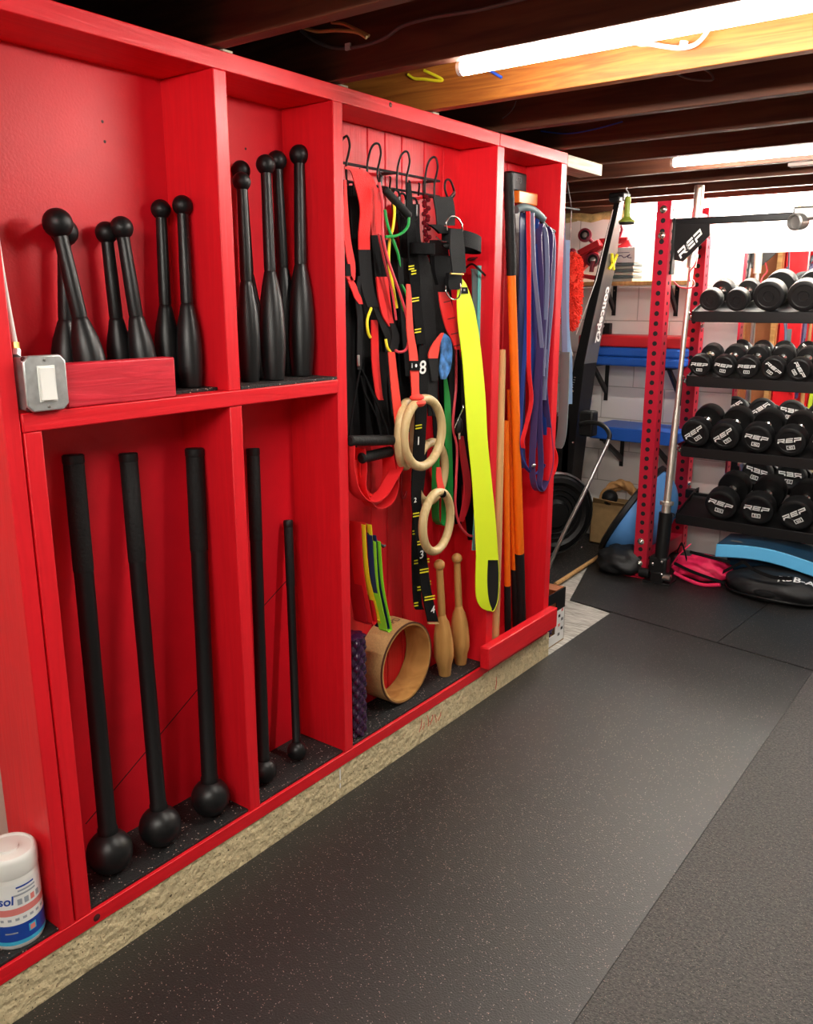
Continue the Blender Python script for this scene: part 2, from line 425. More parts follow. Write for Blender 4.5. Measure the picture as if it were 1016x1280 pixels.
# tube lights: housing + glowing diffuser
def tube_light(x0, x1, y, z, label, r=.017):
    t = thing('tube_light', label, 'light', ((x0+x1)/2, y, z+.03), 'ceiling tube lights')
    obj('housing', MB('white_plastic').box((x0, y-.012, z+r*.6), (x1, y+.012, z+r+.012)), t)
    obj('diffuser', MB('tube_light').lathe([(r*.8, 0), (r, .004), (r, x1-x0-.024), (r*.8, x1-x0-.02)], (x0+.01, y, z), (1, 0, 0), 20), t)
    for xx in (x0, x1-.012): obj('end_cap', MB('white_plastic').lathe([(r*1.02, 0), (r*1.05, .012)], (xx, y, z), (1, 0, 0), 16), t)
    return t
tube_light(X1A, 1.51, 1.872, 2.040, 'bright near tube light, largest, beside the orange joist')
tube_light(X2A, 1.40, 3.675, 2.052, 'second tube light from the camera, smaller, above the rack')
tube_light(-.56, .62, 5.078, 2.02, 'tube light running along the top of the block wall', .022)
tube_light(.64, 1.82, 5.078, 2.02, 'tube light continuing past the right edge along the block wall', .022)
tube_light(.62, 1.82, -.12, 2.04, 'tube light just behind the camera, outside the picture')
tube_light(.40, 1.60, -.75, 2.04, 'added fill tube light farthest behind the camera, outside the picture')  # extra tube, added to brighten the cabinet's stud faces

# ------------------------------------------------------------------ FLOOR MATS
ang = math.atan2(-.179, 1.203)
def yl(x): return 3.806+(x)*(-.179/1.203)      # the line between near and far mats
seam = .962
o = obj('rubber_floor_mat', MB('floor_rubber').prism([(.002, -2.4, -.012), (seam-.0003, -2.4, -.012), (seam-.0003, yl(seam)-.004, -.012), (.002, yl(0)-.004, -.012)], (0, 0, .012)), bevel=.0005)
tag(o, 'large black flecked rubber mat along the foot of the red cabinet', 'floor mat', 'black rubber floor mats')
o = obj('rubber_floor_mat', MB('floor_rubber_worn').prism([(seam+.0003, -2.4, -.012), (2.2, -2.4, -.012), (2.2, yl(2.2)-.004, -.012), (seam+.0003, yl(seam)-.004, -.012)], (0, 0, .0112)), bevel=.0005)
tag(o, 'rougher greyer rubber mat at the right side of the floor', 'floor mat', 'black rubber floor mats')
o = obj('rubber_floor_mat', MB('floor_rubber').prism([(-.243, yl(-.243)+.004, -.012), (.545, yl(.545)+.004, -.012), (.64, 5.1, -.012), (-.50, 5.1, -.012), (-.43, 4.48, -.012)], (0, 0, .014)), bevel=.0015)
tag(o, 'far rubber mat on which the red squat rack stands', 'floor mat', 'black rubber floor mats')
o = obj('rubber_floor_mat', MB('floor_rubber').prism([(.548, yl(.548)+.004, -.012), (2.3, yl(2.3)+.004, -.012), (2.3, 5.1, -.012), (.643, 5.1, -.012)], (0, 0, .014)), bevel=.0015)
tag(o, 'far rubber mat at the right edge, under the dumbbell shelves', 'floor mat', 'black rubber floor mats')
o = obj('carpet_strip', MB('carpet_grey').prism([(-.55, 3.14, -.0119), (-.001, 3.14, -.0119), (-.001, 3.80, -.0119), (-.25, 3.86, -.0119), (-.44, 4.5, -.0119), (-.52, 5.0, -.0119), (-.56, 5.0, -.0119)], (0, 0, .007)))
tag(o, 'pale grey ribbed carpet strip between the rubber mats', 'carpet')
o = obj('rubber_floor_mat', MB('shelf_rubber').prism([(-1.4, 3.2, -.0119), (-.415, 3.2, -.0119), (-.425, 4.6, -.0119), (-.6, 5.1, -.0119), (-1.4, 5.1, -.0119)], (0, 0, .013)))
tag(o, 'dark floor mat under the rowing machine, left of the wooden dowel', 'floor mat', 'black rubber floor mats')

# ------------------------------------------------------------------ RED CABINET
T0, T1 = 2.000, 2.040       # top plate
B0, B1 = .106, .143         # bottom plate
DB = -.182                  # back panel plane, left bays
DB2 = -.150                 # back panel plane, right bays
cab = thing('storage_cabinet', 'long red painted built-in wooden cabinet of studs, shelf and backs along the wall', 'cabinet', (0, 2.0, B0))
obj('top_plate', MB('red_board_y').box((-.19, .2, T0), (0.0, 2.632, T1)), cab, .002)
obj('top_plate', MB('red_board_y').box((-.19, 2.634, T0), (0.0, 3.132, T1)), cab, .002)
obj('bottom_plate', MB('red_board_y').box((-.19, .2, B0), (.003, 2.60, B1)), cab, .002)
obj('bottom_plate', MB('red_board_y').box((-.19, 2.60, B0), (.0, 3.132, B1)), cab, .002)
def stud(y0, y1, z0=B1, z1=T0, d=-.184, front=0.0):
    return obj('stud', MB('red_board_z').box((d, y0, z0), (front, y1, z1)), cab, .0025)
stud(.834, .868, front=.002)
stud(.874, .912, B1, 1.250)
stud(1.402, 1.440, B1, 1.250, front=-.001)
stud(1.399, 1.438, 1.288)
stud(1.795, 1.834, front=.001)
stud(2.618, 2.665, d=-.155)
stud(3.082, 3.128, d=-.155)
obj('shelf_rail', MB('red_board_y').box((-.182, .872, 1.250), (.002, 1.796, 1.288)), cab, .003)
obj('lip_board', MB('red_board_y').box((.001, 2.575, .146), (.04, 3.135, .232)), cab, .004)
obj('lip_block', MB('red_crimson').box((-.036, .972, 1.2885), (.002, 1.243, 1.377)), cab, .003)
# backs
obj('back_panel', MB('red_paint').box((DB-.012, .86, B1), (DB, 1.815, T0)), cab)
mb = MB('red_board_z')
yy = 1.815
bw = [.055, .085, .165, .085, .085, .12, .11, .12]
for k in bw:
    y2 = min(yy+k, 2.64); mb.box((DB2-.014, yy+.0015, B1), (DB2, y2-.0015, T0)); yy = y2
obj('plank_back', mb, cab, .003)
mb = MB('red_board_z')
yy = 2.66
for k in (.14, .14, .15): mb.box((DB2-.014, yy+.0015, B1), (DB2, yy+k-.0015, T0)); yy += k
obj('plank_back', mb, cab, .003)
bx('backing_board', (DB2-.022, 1.80, B1), (DB2-.015, 3.12, T0), 'red_paint', cab)
# panel seams (the ply joint runs diagonally) and screw dimples
mb = MB('dark_crack')
for a, b in (((107, 1030), (250, 858)), ((318, 770), (358, 726))):
    mb = MB('dark_crack')
    pa, pb = P(*a, DB), P(*b, DB); dn = (pb-pa).normalized().cross(V((1, 0, 0)))*.0016
    mb.prism([pa-dn, pb-dn, pb+dn, pa+dn], (.0006, 0, 0)); obj('panel_seam', mb, cab)

mb = MB('dark_crack')
for u, v in ((128, 152), (131, 177), (307, 186)): mb.lathe([(.0035, 0), (.001, .0008)], P(u, v, DB), (1, 0, 0), 10)
obj('nail_hole', mb, cab)
mb = MB('dark_crack'); mb.lathe([(.009, 0), (.008, .0006)], P(121, 1147, .003), (1, 0, 0), 12)
mb.lathe([(.007, 0), (.006, .0006)], P(488, 131, .0), (1, 0, 0), 12); obj('knot_hole', mb, cab)

# painted drips of red on the concrete ledge (as thin paint scabs)
mb = MB('white'); mb.box((.0, P(425, 968, 0).y-.003, P(425, 975, 0).z), (.0008, P(425, 968, 0).y+.002, P(425, 962, 0).z)); mb.box((.0, P(425, 983, 0).y-.002, P(425, 985, 0).z), (.0008, P(425, 983, 0).y+.002, P(425, 979, 0).z))
o = obj('paint_drip', mb); tag(o, 'small white paint marks on the cream concrete ledge below the third stud', 'paint mark')
mb = MB('red_paint')
for u0, v0, u1, v1 in ((524, 915, 527, 898), (528, 912, 530, 903), (535, 908, 534, 894), (537, 906, 541, 893), (545, 903, 543, 893), (547, 901, 551, 890), (619, 862, 620, 846)):
    mb.sweep([P(u0, v0, .0), P((u0+u1)/2+1, (v0+v1)/2, .0003), P(u1, v1, .0)], .0011, 6)
o = obj('paint_scribble', mb); tag(o, 'thin red scribbled strokes on the cream concrete ledge', 'paint mark')

# rubber liners
def liner(y0, y1, z, x0, x1, label):
    o = obj('rubber_liner', MB('shelf_rubber').box((x0, y0, z), (x1, y1, z+.008)), bevel=.001)
    tag(o, label, 'shelf liner', 'black rubber liners in the cabinet')
liner(.3, .832, B1, -.17, -.004, 'black rubber liner under the wipes canister')
liner(.914, 1.400, B1, DB+.001, -.006, 'black flecked rubber liner under the three large maces')
liner(1.442, 1.793, B1, DB+.001, -.006, 'black flecked rubber liner under the two maces of the narrow bay')
liner(1.837, 2.616, B1, DB2+.001, -.006, 'black flecked rubber liner under the cork wheel and wooden clubs')
liner(.914, 1.397, 1.288, DB+.001, -.037, 'black rubber liner on the shelf under the six short clubs')
liner(1.440, 1.793, 1.288, DB+.001, .0, 'black rubber liner on the shelf under the five tall clubs')

# ------------------------------------------------------------------ CLUBS
def pose(o, b, t):
    b, t = V(b), V(t); o.rotation_mode = 'QUATERNION'; o.rotation_quaternion = (t-b).to_track_quat('Z', 'Y'); o.location = b
def make_club(L, hr, nr, br, label, mats=('black_steel', 'black_satin'), name='steel_club', fb=.515, low=.79):
    """L = height of the knob's centre; fb = where the body meets the handle"""
    t = thing(name, label, 'club'); t['L0'] = L
    k = fb/.515
    body = [(br*low*.96, 0), (br*low, .004), (br*(low+.12), L*.09*k), (br*.985, L*.16*k), (br, L*.22*k), (br*.96, L*.30*k), (br*.85, L*.38*k), (br*.66, L*.45*k), (nr*1.22, L*.49*k), (nr*1.06, L*.512*k), (nr*.98, L*.515*k)]
    obj('body', MB(mats[0]).lathe(body, n=32), t, sharp=60)
    obj('handle', MB(mats[0]).lathe([(nr*1.0, L*.512*k), (nr*1.06, L*.53*k), (nr*1.03, L*.70), (nr*.94, L-hr*.75)], n=22), t)
    obj('knob', MB(mats[1]).ball((0, 0, L), hr, 24), t)
    return t
SH = 1.2965
def club(proto, bu, bv, tu, tv, bx_, tx, label, z=SH):
    o = dup(proto, label) if proto.get('used') else proto
    proto['used'] = 1; o['label'] = label
    b = G(bu, bv, z) if bx_ is None else P(bu, bv, bx_); b.z = z
    kn = P(tu, tv, tx); pose(o, b, kn); k_ = (kn-b).length/proto['L0']; o.scale = (k_, k_, k_); return o
def yz(u, v, x): return P(u, v, x).y
s1 = make_club(.355, .0300, .0150, .0330, 'x', fb=.47, low=.9); s1['group'] = 'short steel clubs behind the lip block'
club(s1, 84, 500, 80, 290, -.145, -.150, 'black steel club half hidden behind the leftmost leaning club')
club(s1, 123, 500, 72, 279, -.070, -.110, 'shortest black steel club leaning left, front one of the leftmost pair')
s2 = make_club(.355, .0250, .0145, .0300, 'x', fb=.47, low=.9); s2['group'] = 'short steel clubs behind the lip block'
club(s2, 156, 495, 133, 291, -.140, -.150, 'black steel club, rear one of the middle pair behind the red block')
club(s2, 186, 498, 152, 285, -.085, -.120, 'black steel club, front one of the middle pair behind the red block')
s3 = make_club(.435, .0245, .0145, .0315, 'x', fb=.47, low=.85); s3['group'] = 'medium steel clubs right of the lip block'
club(s3, 211, 478, 201, 262, -.135, -.150, 'medium black steel club behind the one right of the red block')
club(s3, 239, 484, 228, 257, None, -.105, 'medium black steel club just right of the red block, in front')
s4 = make_club(.560, .0260, .0150, .0350, 'x'); s4['group'] = 'tall steel clubs in the narrow bay'
club(s4, 360, 464, 346, 201, -.140, -.150, 'tall black steel club at the back between the middle and right ones')
club(s4, 377, 470, 374, 194, None, -.115, 'black steel club with the highest knob, rightmost in the narrow upper bay')
club(s4, 343, 475, 332, 206, None, -.095, 'tall black steel club in the middle of the narrow upper bay, in front')
s5 = make_club(.530, .0245, .0150, .0320, 'x'); s5['group'] = 'tall steel clubs in the narrow bay'
club(s5, 318, 468, 301, 213, -.140, -.150, 'tall black steel club behind the front left one, mostly hidden')
club(s5, 313, 477, 302, 227, None, -.075, 'tall black steel club, front left in the narrow upper bay')

# ------------------------------------------------------------------ MACES
def mace(hu, hv, tu, tv, r, sr, label, tx=-.158, coll=True):
    c = G(hu, hv, .1515+r); top = P(tu, tv, tx)
    d = (top-c).normalized(); L = (top-c).length
    t = thing('steel_mace', label, 'mace', (c.x, c.y, .1515), 'steel maces standing head down')
    obj('head', MB('black_steel').ball(c, r, 32), t)
    obj('shaft', MB('black_satin').lathe([(sr*1.12, r*.9), (sr*1.1, r*1.12), (sr, r*1.2), (sr*.97, L*.5), (sr*1.0, L*.55), (sr*1.02, L*.85)], c, d, 24), t)
    obj('grip', MB('black_grip').lathe([(sr*1.03, L*.72), (sr*1.07, L*.725), (sr*1.07, L-.022), (sr*1.0, L-.02)], c, d, 24), t)
    obj('end_cap', MB('black_rubber').lathe([(sr*1.08, L-.021), (sr*1.13, L-.018), (sr*1.13, L-.003), (sr*1.0, L)], c, d, 24), t)
mace(137, 1064, 91, 568, .0545, .0215, 'largest black steel mace, leftmost in the lower bay')
mace(200, 1032, 160, 566, .0525, .0200, 'black steel mace, second from the left in the lower bay')
mace(263, 996, 243, 560, .0515, .0215, 'black steel mace, third from the left, beside the dividing stud', tx=-.118)
mace(330, 963, 316, 560, .0360, .0170, 'black steel mace half hidden behind the dividing stud')
mace(371, 938, 360, 650, .0300, .0125, 'smallest short black steel mace in the narrow lower bay')

# ------------------------------------------------------------------ SWITCH BOX, CONDUIT, CANISTER
bl = P(28, 508, .02); tl = P(20, 442, .02); y0, y1, z0, z1 = .876, .965, 1.290, 1.398
t = thing('switch_box', 'grey galvanised electrical box with white rocker switch, left of red block', 'switch', (0, .92, z0))
c = .012
def octo(m, d): return [(m, y0+c-d, z0-d), (m, y1-c+d, z0-d), (m, y1+d, z0+c-d), (m, y1+d, z1-c+d), (m, y1-c+d, z1+d), (m, y0+c-d, z1+d), (m, y0-d, z1-c+d), (m, y0-d, z0+c-d)]
obj('box', MB('galvanised').prism([(-.03, y0+.003, z0+.003), (-.03, y1-.003, z0+.003), (-.03, y1-.003, z1-.003), (-.03, y0+.003, z1-.003)], (.042, 0, 0)), t, .003)
obj('cover_plate', MB('galvanised').prism(octo(.012, 0), (.008, 0, 0)), t, .003)
yc = (y0+y1)/2; zc = (z0+z1)/2
swp = obj('switch_plate', MB('white_plastic').box((.020, yc-.0185, zc-.036), (.0225, yc+.0185, zc+.034)), t, .001)
mb = MB('white_plastic'); mb.prism([(.0225, yc-.015, zc-.032), (.0225, yc-.015, zc+.030), (.026, yc-.015, zc+.030), (.0245, yc-.015, zc), (.029, yc-.015, zc-.032)], (0, .030, 0)); obj('rocker', mb, swp, .0008)
for zz in (z0+.009, z1-.009):
    s = obj('screw', MB(['steel', 'hole_black']).lathe([(.0035, 0), (.003, .0018), (0, .0024)], (.020, yc, zz), (1, 0, 0), 12), t)
for a in ((y0+.006, z0+.006), (y0+.006, z1-.006), (y1-.006, z1-.006), (y1-.006, z0+.006)):
    obj('corner_screw', MB('dark_crack').lathe([(.005, 0), (.004, .004)], (.010, a[0], a[1]), (1, 0, 0), 10), t)
t = thing('conduit', 'white painted conduit pipe running down to the grey switch box', 'pipe', P(20, 440, -.02))
pts = smooth_pts([P(-12, 240, -.03), P(-4, 300, -.03), P(3, 345, -.03), P(11, 390, -.028), P(19, 432, -.022)], 6)
obj('pipe', MB('cable_white').sweep(pts, .0055, 12), t)
obj('brass_ring', MB('brass').cyl(P(19, 428, -.022), P(20, 437, -.020), .0075, n=10), t)
obj('nut', MB('galvanised').cyl(P(20, 437, -.020), P(20, 445, -.015), .0085, n=6), t)

cc = V((-.062, .772, B1+.008)); R = .056; H = .215
t = thing('wipes_canister', 'white and blue disinfecting wipes canister on the lower ledge at left', 'canister', cc)
obj('tub', MB('white_plastic').lathe([(R*.93, 0), (R*.98, .006), (R, .012), (R, H-.048), (R*.97, H-.040)], cc, n=40), t)
obj('lid', MB('white_plastic').lathe([(R*1.0, H-.046), (R*1.02, H-.042), (R*1.02, H-.012), (R*.99, H-.004), (R*.93, H), (R*.86, H), (R*.84, H-.004), (R*.40, H-.0035), (R*.38, H+.002), (0, H+.003)], cc, n=40), t)
lab = MB(['white_print', 'label_blue', 'label_cyan', 'label_pink', 'label_grey'])
def cyl_pt(a, z, r): return cc+V((math.cos(a)*r, math.sin(a)*r, z))
def cpatch(a0, a1, z0_, z1_, mi, r=R+.0006, n=14):
    vs = []
    for i in range(n+1):
        a = a0+(a1-a0)*i/n; vs.append((lab.bm.verts.new(cyl_pt(a, z0_, r)), lab.bm.verts.new(cyl_pt(a, z1_, r))))
    for i in range(n): lab.face([vs[i][0], vs[i+1][0], vs[i+1][1], vs[i][1]], mi)
cpatch(-PI, PI, .018, .158, 0, R+.0004, 48)
cpatch(-PI, PI, .020, .060, 1, R+.0007, 48); cpatch(-PI, PI, .012, .021, 2, R+.0008, 48)
cpatch(-1.6, 1.2, .084, .100, 3, R+.0007); cpatch(-1.5, 1.2, .070, .076, 4, R+.0007, 10)
cpatch(-.35, .35, .146, .150, 1, R+.0008); cpatch(-.30, .40, .137, .141, 4, R+.0008); cpatch(-.45, .40, .128, .132, 4, R+.0008)
for a in (-.35, -.10, .15, .40): cpatch(a, a+.17, .106, .120, 4 if a != .15 else 3, R+.0008, 4)
cpatch(-.05, .25, .034, .052, 2, R+.0009, 6); cpatch(.0, .20, .036, .048, 3, R+.0011, 6)
cpatch(-.9, -.45, .040, .043, 4, R+.0009, 6)
f = lambda a, b: cyl_pt(-.95+a/R, .118+b, R+.0014)
put_text(lab, 'Lysol', (0, 0, 0), (1, 0, 0), (0, 0, 1), .028, .9, .1, .02, 1, f)
obj('label', lab, t)

# ------------------------------------------------------------------ BAY 3, LOWER: roller, wheel, wooden clubs, loop bands
b = V((-.052, 1.897, .1515)); RR = .043
t0 = MB('roller_purple')
def bumpy(r, h, a): return r*(.86+.22*(abs(math.cos(4*a+h*75)*math.cos(4*a-h*75)))**.7)
prof = [(RR*.8, 0)]+[(RR, .004+i*.33/110) for i in range(111)]+[(RR*.8, .338)]
t0.lathe(prof, b, n=80, fn=bumpy)
o = obj('foam_roller', t0, sharp=60); tag(o, 'dark purple knobbly foam roller standing beside the cork wheel', 'foam roller')
# cork wheel, axis across the cabinet
wc = V((0, P(509, 820, -.045).y, .1515+.143)); WR = .142
t = thing('yoga_wheel', 'wooden ring shaped yoga wheel with cork outside, on the cabinet floor', 'yoga wheel', (-.08, wc.y, .1515))
x0, x1 = -.149, -.045
obj('hoop', MB('wheel_wood').lathe([(WR-.010, x0+.002), (WR-.010, x1), (WR-.002, x1), (WR-.002, x0), (WR-.010, x0)], (0, wc.y, wc.z), (1, 0, 0), 72, caps=False), t)
obj('cork_skin', MB('cork').lathe([(WR-.0018, x0+.002), (WR, x0+.002), (WR, x1-.006), (WR-.0018, x1-.004)], (0, wc.y, wc.z), (1, 0, 0), 72, caps=False), t)
obj('edge_trim', MB('dark_trim').lathe([(WR-.0015, x1-.006), (WR+.001, x1-.004), (WR+.0005, x1+.0005), (WR-.0035, x1+.001)], (0, wc.y, wc.z), (1, 0, 0), 72, caps=False), t)
lg = MB('dark_trim')
ft2 = lambda a, b_: V((-.098-b_, wc.y+math.sin(-.10+a/WR)*(WR+.0012), wc.z+math.cos(-.10+a/WR)*(WR+.0012)))
put_text(lg, 'UPD', (0, 0, 0), (1, 0, 0), (0, 0, 1), .026, 1.1, 0, .02, 0, ft2)
obj('logo', lg, t)
w1 = make_club(.375, .0165, .0110, .0305, 'x', ('club_wood', 'club_wood'), 'wooden_club', .56, .62); w1['group'] = 'wooden clubs beside the cork wheel'
club(w1, 556, 843, 549, 706, None, -.045, 'pale wooden club touching the cork wheel, left of the pair', .1515)
club(w1, 576, 829, 571, 698, None, -.055, 'pale wooden club, right one of the pair by the stud', .1515)

def strap(name, pts, x, m, th=.002, parent=None, k=5, mi2=None, mats=None):
    """pts: (u, v, width_px[, x]) of the strap's middle line"""
    L = []; R = []
    for q in pts:
        xx = q[3] if len(q) > 3 else x
        L.append(P(q[0]-q[2]/2, q[1], xx)); R.append(P(q[0]+q[2]/2, q[1], xx))
    mb = MB(mats or m); mb.band(smooth_pts(L, k), smooth_pts(R, k), th)
    return obj(name, mb, parent)
def cord(name, pts, x, r, m, parent=None, k=6, n=8):
    q = [P(a[0], a[1], a[2] if len(a) > 2 else x) for a in pts]
    return obj(name, MB(m).sweep(smooth_pts(q, k), r, n), parent)
def uloop(name, m, top_l, top_r, bot, wid, x, dx=.0, th=.002, parent=None):
    """band hanging as a loop: a ribbon lying edge on, its flat side turned across (width along x)"""
    ul, vl = top_l; ur, vr = top_r; ub, vb = bot
    hw = (ur-ul)/2
    pts = [(ul, vl), (ul+.3*(ub-ul)-hw*.4, vl+(vb-vl)*.5), (ub-hw*1.0, vb-hw*2.6), (ub-hw*.85, vb-hw*.9), (ub, vb), (ub+hw*.85, vb-hw*.9), (ub+hw*1.0, vb-hw*2.6), (ur+.3*(ub-ur)+hw*.4, vr+(vb-vr)*.5), (ur, vr)]
    c = smooth_pts([P(u, v, x) for u, v in pts], 6)
    mb = MB(m); mb.band([p+V((-wid/2, 0, 0)) for p in c], [p+V((wid/2, dx, 0)) for p in c], th); return obj(name, mb, parent)

# small loop bands on a peg
peg = obj('wall_peg', MB('black_steel').sweep([P(440, 655, -.14), P(452, 662, -.05), P(480, 684, -.01), P(481, 682, .0)], .004, 8))
tag(peg, 'black peg carrying the small coloured loop bands near the roller', 'peg')
GB = 'small loop bands above the foam roller'
o = uloop('loop_band', 'band_crimson', (440, 655), (446, 655), (453, 778), .055, -.075); tag(o, 'wide dark red loop band, leftmost of the small bands', 'exercise band', GB)
o = uloop('loop_band', 'band_red', (444, 652), (450, 652), (461, 779), .045, -.055); tag(o, 'bright red loop band beside the yellow one', 'exercise band', GB)
o = uloop('loop_band', 'band_yellow', (450, 655), (458, 655), (472, 778), .040, -.045); tag(o, 'yellow loop band among the small bands', 'exercise band', GB)
o = uloop('loop_band', 'band_navy', (458, 668), (463, 668), (477, 785), .045, -.035); tag(o, 'dark blue loop band between yellow and green ones', 'exercise band', GB)
o = uloop('loop_band', 'band_lime', (464, 676), (470, 676), (481, 789), .035, -.022); tag(o, 'lime green loop band, rightmost of the small bands', 'exercise band', GB)

# ------------------------------------------------------------------ BAY 3, hook rail
hx = -.095
rail = thing('hook_rail', 'black wire hook rail with tall loops across the top of the strap bay', 'hook rail', P(480, 225, DB2))
A = P(431, 204, hx); 
ry0, ry1 = 1.842, P(549, 236, hx).y
obj('rod', MB('black_steel').cyl((hx, ry0, A.z), (hx, ry1, A.z), .004, n=10), rail)
z2 = P(490, 236, hx).z
obj('rod', MB('black_steel').cyl((hx, ry0, z2), (hx, ry1, z2), .004, n=10), rail)
for yy in (1.90, 2.18, ry1-.01): obj('bracket', MB('black_steel').box((DB2, yy-.006, z2-.004), (hx, yy+.006, z2+.004)).box((DB2, yy-.006, z2-.004), (DB2+.004, yy+.006, A.z+.01)).box((DB2, yy-.006, A.z-.004), (hx, yy+.006, A.z+.004)), rail)
def hook(ul, ur, vt, vb, nm=(0, 0)):
    pts = [(ul, vb, hx+.006), (ul, (vb+vt)/2+8, hx+.006), (ul+1.5, vt+18, hx+.010), (ul+5, vt+6, hx+.02), (ul+10, vt+.5, hx+.03), (ur+2, vt+2, hx+.035), (ur+4, vt+12, hx+.04), (ur+2.5, vt+22, hx+.045), (ur, vt+34, hx+.045), (ur, vb+2, hx+.045), (ur+2, vb+9, hx+.055)]
    cord('hook', pts, hx, .0033, 'black_steel', rail)
hook(422, 433, 170, 222); hook(459, 472, 179, 219); hook(496, 508, 189, 237); hook(531, 543, 196, 246)
for u, v in ((487, 222), (511, 227), (523, 230), (474, 218), (449, 212)):
    cord('small_hook', [(u, v+14, hx+.005), (u+1, v+2, hx+.03), (u+1, v, hx+.036), (u, v-1, hx+.036)], hx, .003, 'black_steel', rail)

# ------------------------------------------------------------------ BAY 3, hanging straps
X0 = -.055
dk = thing('suspension_trainer', 'black suspension strap set with foam handles at the left of the strap bay', 'suspension trainer', P(465, 560, -.04))
for pts, x, m in (
    ([(437, 232, 9), (437, 300, 12), (438, 380, 13), (437, 450, 12), (440, 560, 12)], -.10, 'black_cloth'),
    ([(446, 228, 10), (446, 290, 11), (452, 360, 12), (456, 430, 12), (461, 500, 10), (462, 545, 8)], -.085, 'black_cloth'),
    ([(449, 345, 4), (447, 372, 6), (450, 400, 7), (449, 436, 6), (449, 462, 5)], -.03, 'charcoal_cloth'),
    ([(470, 380, 16), (474, 430, 20), (478, 480, 18), (482, 540, 14)], -.085, 'black_cloth')):
    strap('webbing', pts, x, m, .003, dk)
for pts in ([(450, 462), (443, 500), (436, 547)], [(452, 462), (470, 500), (487, 547)], [(456, 470), (465, 492), (478, 520), (486, 548)], [(451, 470), (456, 492), (463, 505), (470, 520)]):
    cord('cord', [(u, v, -.02) for u, v in pts], -.02, .0028, 'black_cloth', dk)
obj('buckle', MB('steel').box(P(447, 449, -.028)+V((-.002, -.003, -.02)), P(447, 449, -.028)+V((.004, .006, .012))), dk, .002)
def grip(a, b, r, m='black_grip', parent=None, name='foam_handle'):
    a, b = V(a), V(b); L = (b-a).length
    return obj(name, MB(m).lathe([(r*.7, 0), (r, .004), (r*1.02, L*.5), (r, L-.004), (r*.7, L)], a, b-a, 20), parent)
grip(P(437, 551, .002), P(494, 550, .002), .0155, parent=dk)
grip(P(451, 573, -.022), P(488, 564, -.022), .0165, parent=dk)
# red rubber loops beneath the handles
rb = thing('foot_loops', 'bright red rubber foot loops hanging below the black foam handles', 'strap loop', P(466, 600, -.02))
def hoop(pts, w, x, m, parent=None, name='loop', th=.003, tilt=.0):
    c = smooth_pts([P(u, v, x) for u, v in pts], 7)
    n_ = len(c)
    mb = MB(m); mb.band([p+V((-w/2, 0, -tilt)) for p in c], [p+V((w/2, 0, tilt)) for p in c], th); return obj(name, mb, parent)
hoop([(436, 556), (436, 585), (443, 612), (458, 626), (475, 620), (488, 600), (498, 580), (498, 560), (492, 552)], .045, -.01, 'band_red', rb)
hoop([(450, 560), (452, 585), (452, 612), (466, 634), (484, 628), (492, 606), (487, 575), (486, 560)], .040, -.030, 'band_red', rb)
hoop([(446, 566), (444, 590), (450, 612), (464, 621), (478, 614), (484, 596), (484, 568)], .040, -.050, 'strap_red', rb)
strap('loop_tail', [(445, 575, 10), (446, 598, 10), (455, 615, 12), (470, 622, 10)], -.04, 'strap_red', .002, rb)
# red slings with black ends near the top (one sling set)
rs = thing('red_sling', 'bright red webbing sling with black stitched end, draped over the first hooks', 'strap', P(455, 300, -.03))
strap('webbing', [(432, 208, 2), (438, 211, 14), (446, 214, 16), (452, 230, 18), (457, 260, 14), (455, 290, 14), (455, 313, 14)], -.035, 'strap_red', .003, rs)
strap('black_end', [(455, 312, 15), (456, 330, 15), (459, 360, 15), (466, 384, 14)], -.032, 'charcoal_cloth', .004, rs)
strap('webbing', [(440, 210, 8), (452, 216, 16), (462, 235, 18), (468, 260, 18), (470, 275, 14), (470, 297, 11)], -.050, 'strap_red', .003, rs)
strap('black_end', [(471, 294, 16), (474, 320, 16), (476, 347, 15)], -.045, 'black_cloth', .004, rs)
strap('webbing', [(477, 346, 14), (480, 375, 14), (484, 395, 12), (489, 408, 6)], -.043, 'strap_red', .005, rs)
strap('black_tail', [(468, 384, 5), (474, 398, 6), (480, 410, 8), (486, 425, 7)], -.035, 'charcoal_cloth', .003, rs)
hsl = thing('hanging_sling', 'long coral red strap ending at a wooden ring, left of the marked strap', 'strap', P(494, 480, 0))
strap('webbing', [(489, 440, 8), (493, 480, 9.5), (497, 515, 10.5), (501, 545, 11)], -.0, 'strap_coral', .003, hsl)
strap('black_end', [(500, 545, 10), (502, 560, 10), (505, 570, 8)], -.0, 'black_cloth', .004, hsl)
strap('black_loop', [(490, 404, 5), (494, 420, 9), (492, 434, 10), (490, 442, 9)], -.004, 'charcoal_cloth', .004, hsl)
# left edge red strap
t = thing('edge_strap', 'crumpled bright red strap hanging beside the third stud', 'strap', P(438, 330, -.01))
strap('webbing', [(431, 225, 3), (432, 260, 5), (434, 300, 8), (439, 330, 9), (440, 350, 6), (435, 345, 8)], -.015, 'strap_red', .003, t)
strap('webbing', [(434, 344, 4), (440, 355, 8), (444, 365, 7), (447, 372, 8), (451, 380, 4)], -.018, 'strap_red', .003, t)
strap('black_cuff', [(434, 330, 6), (435, 345, 7)], -.012, 'black_cloth', .004, t)
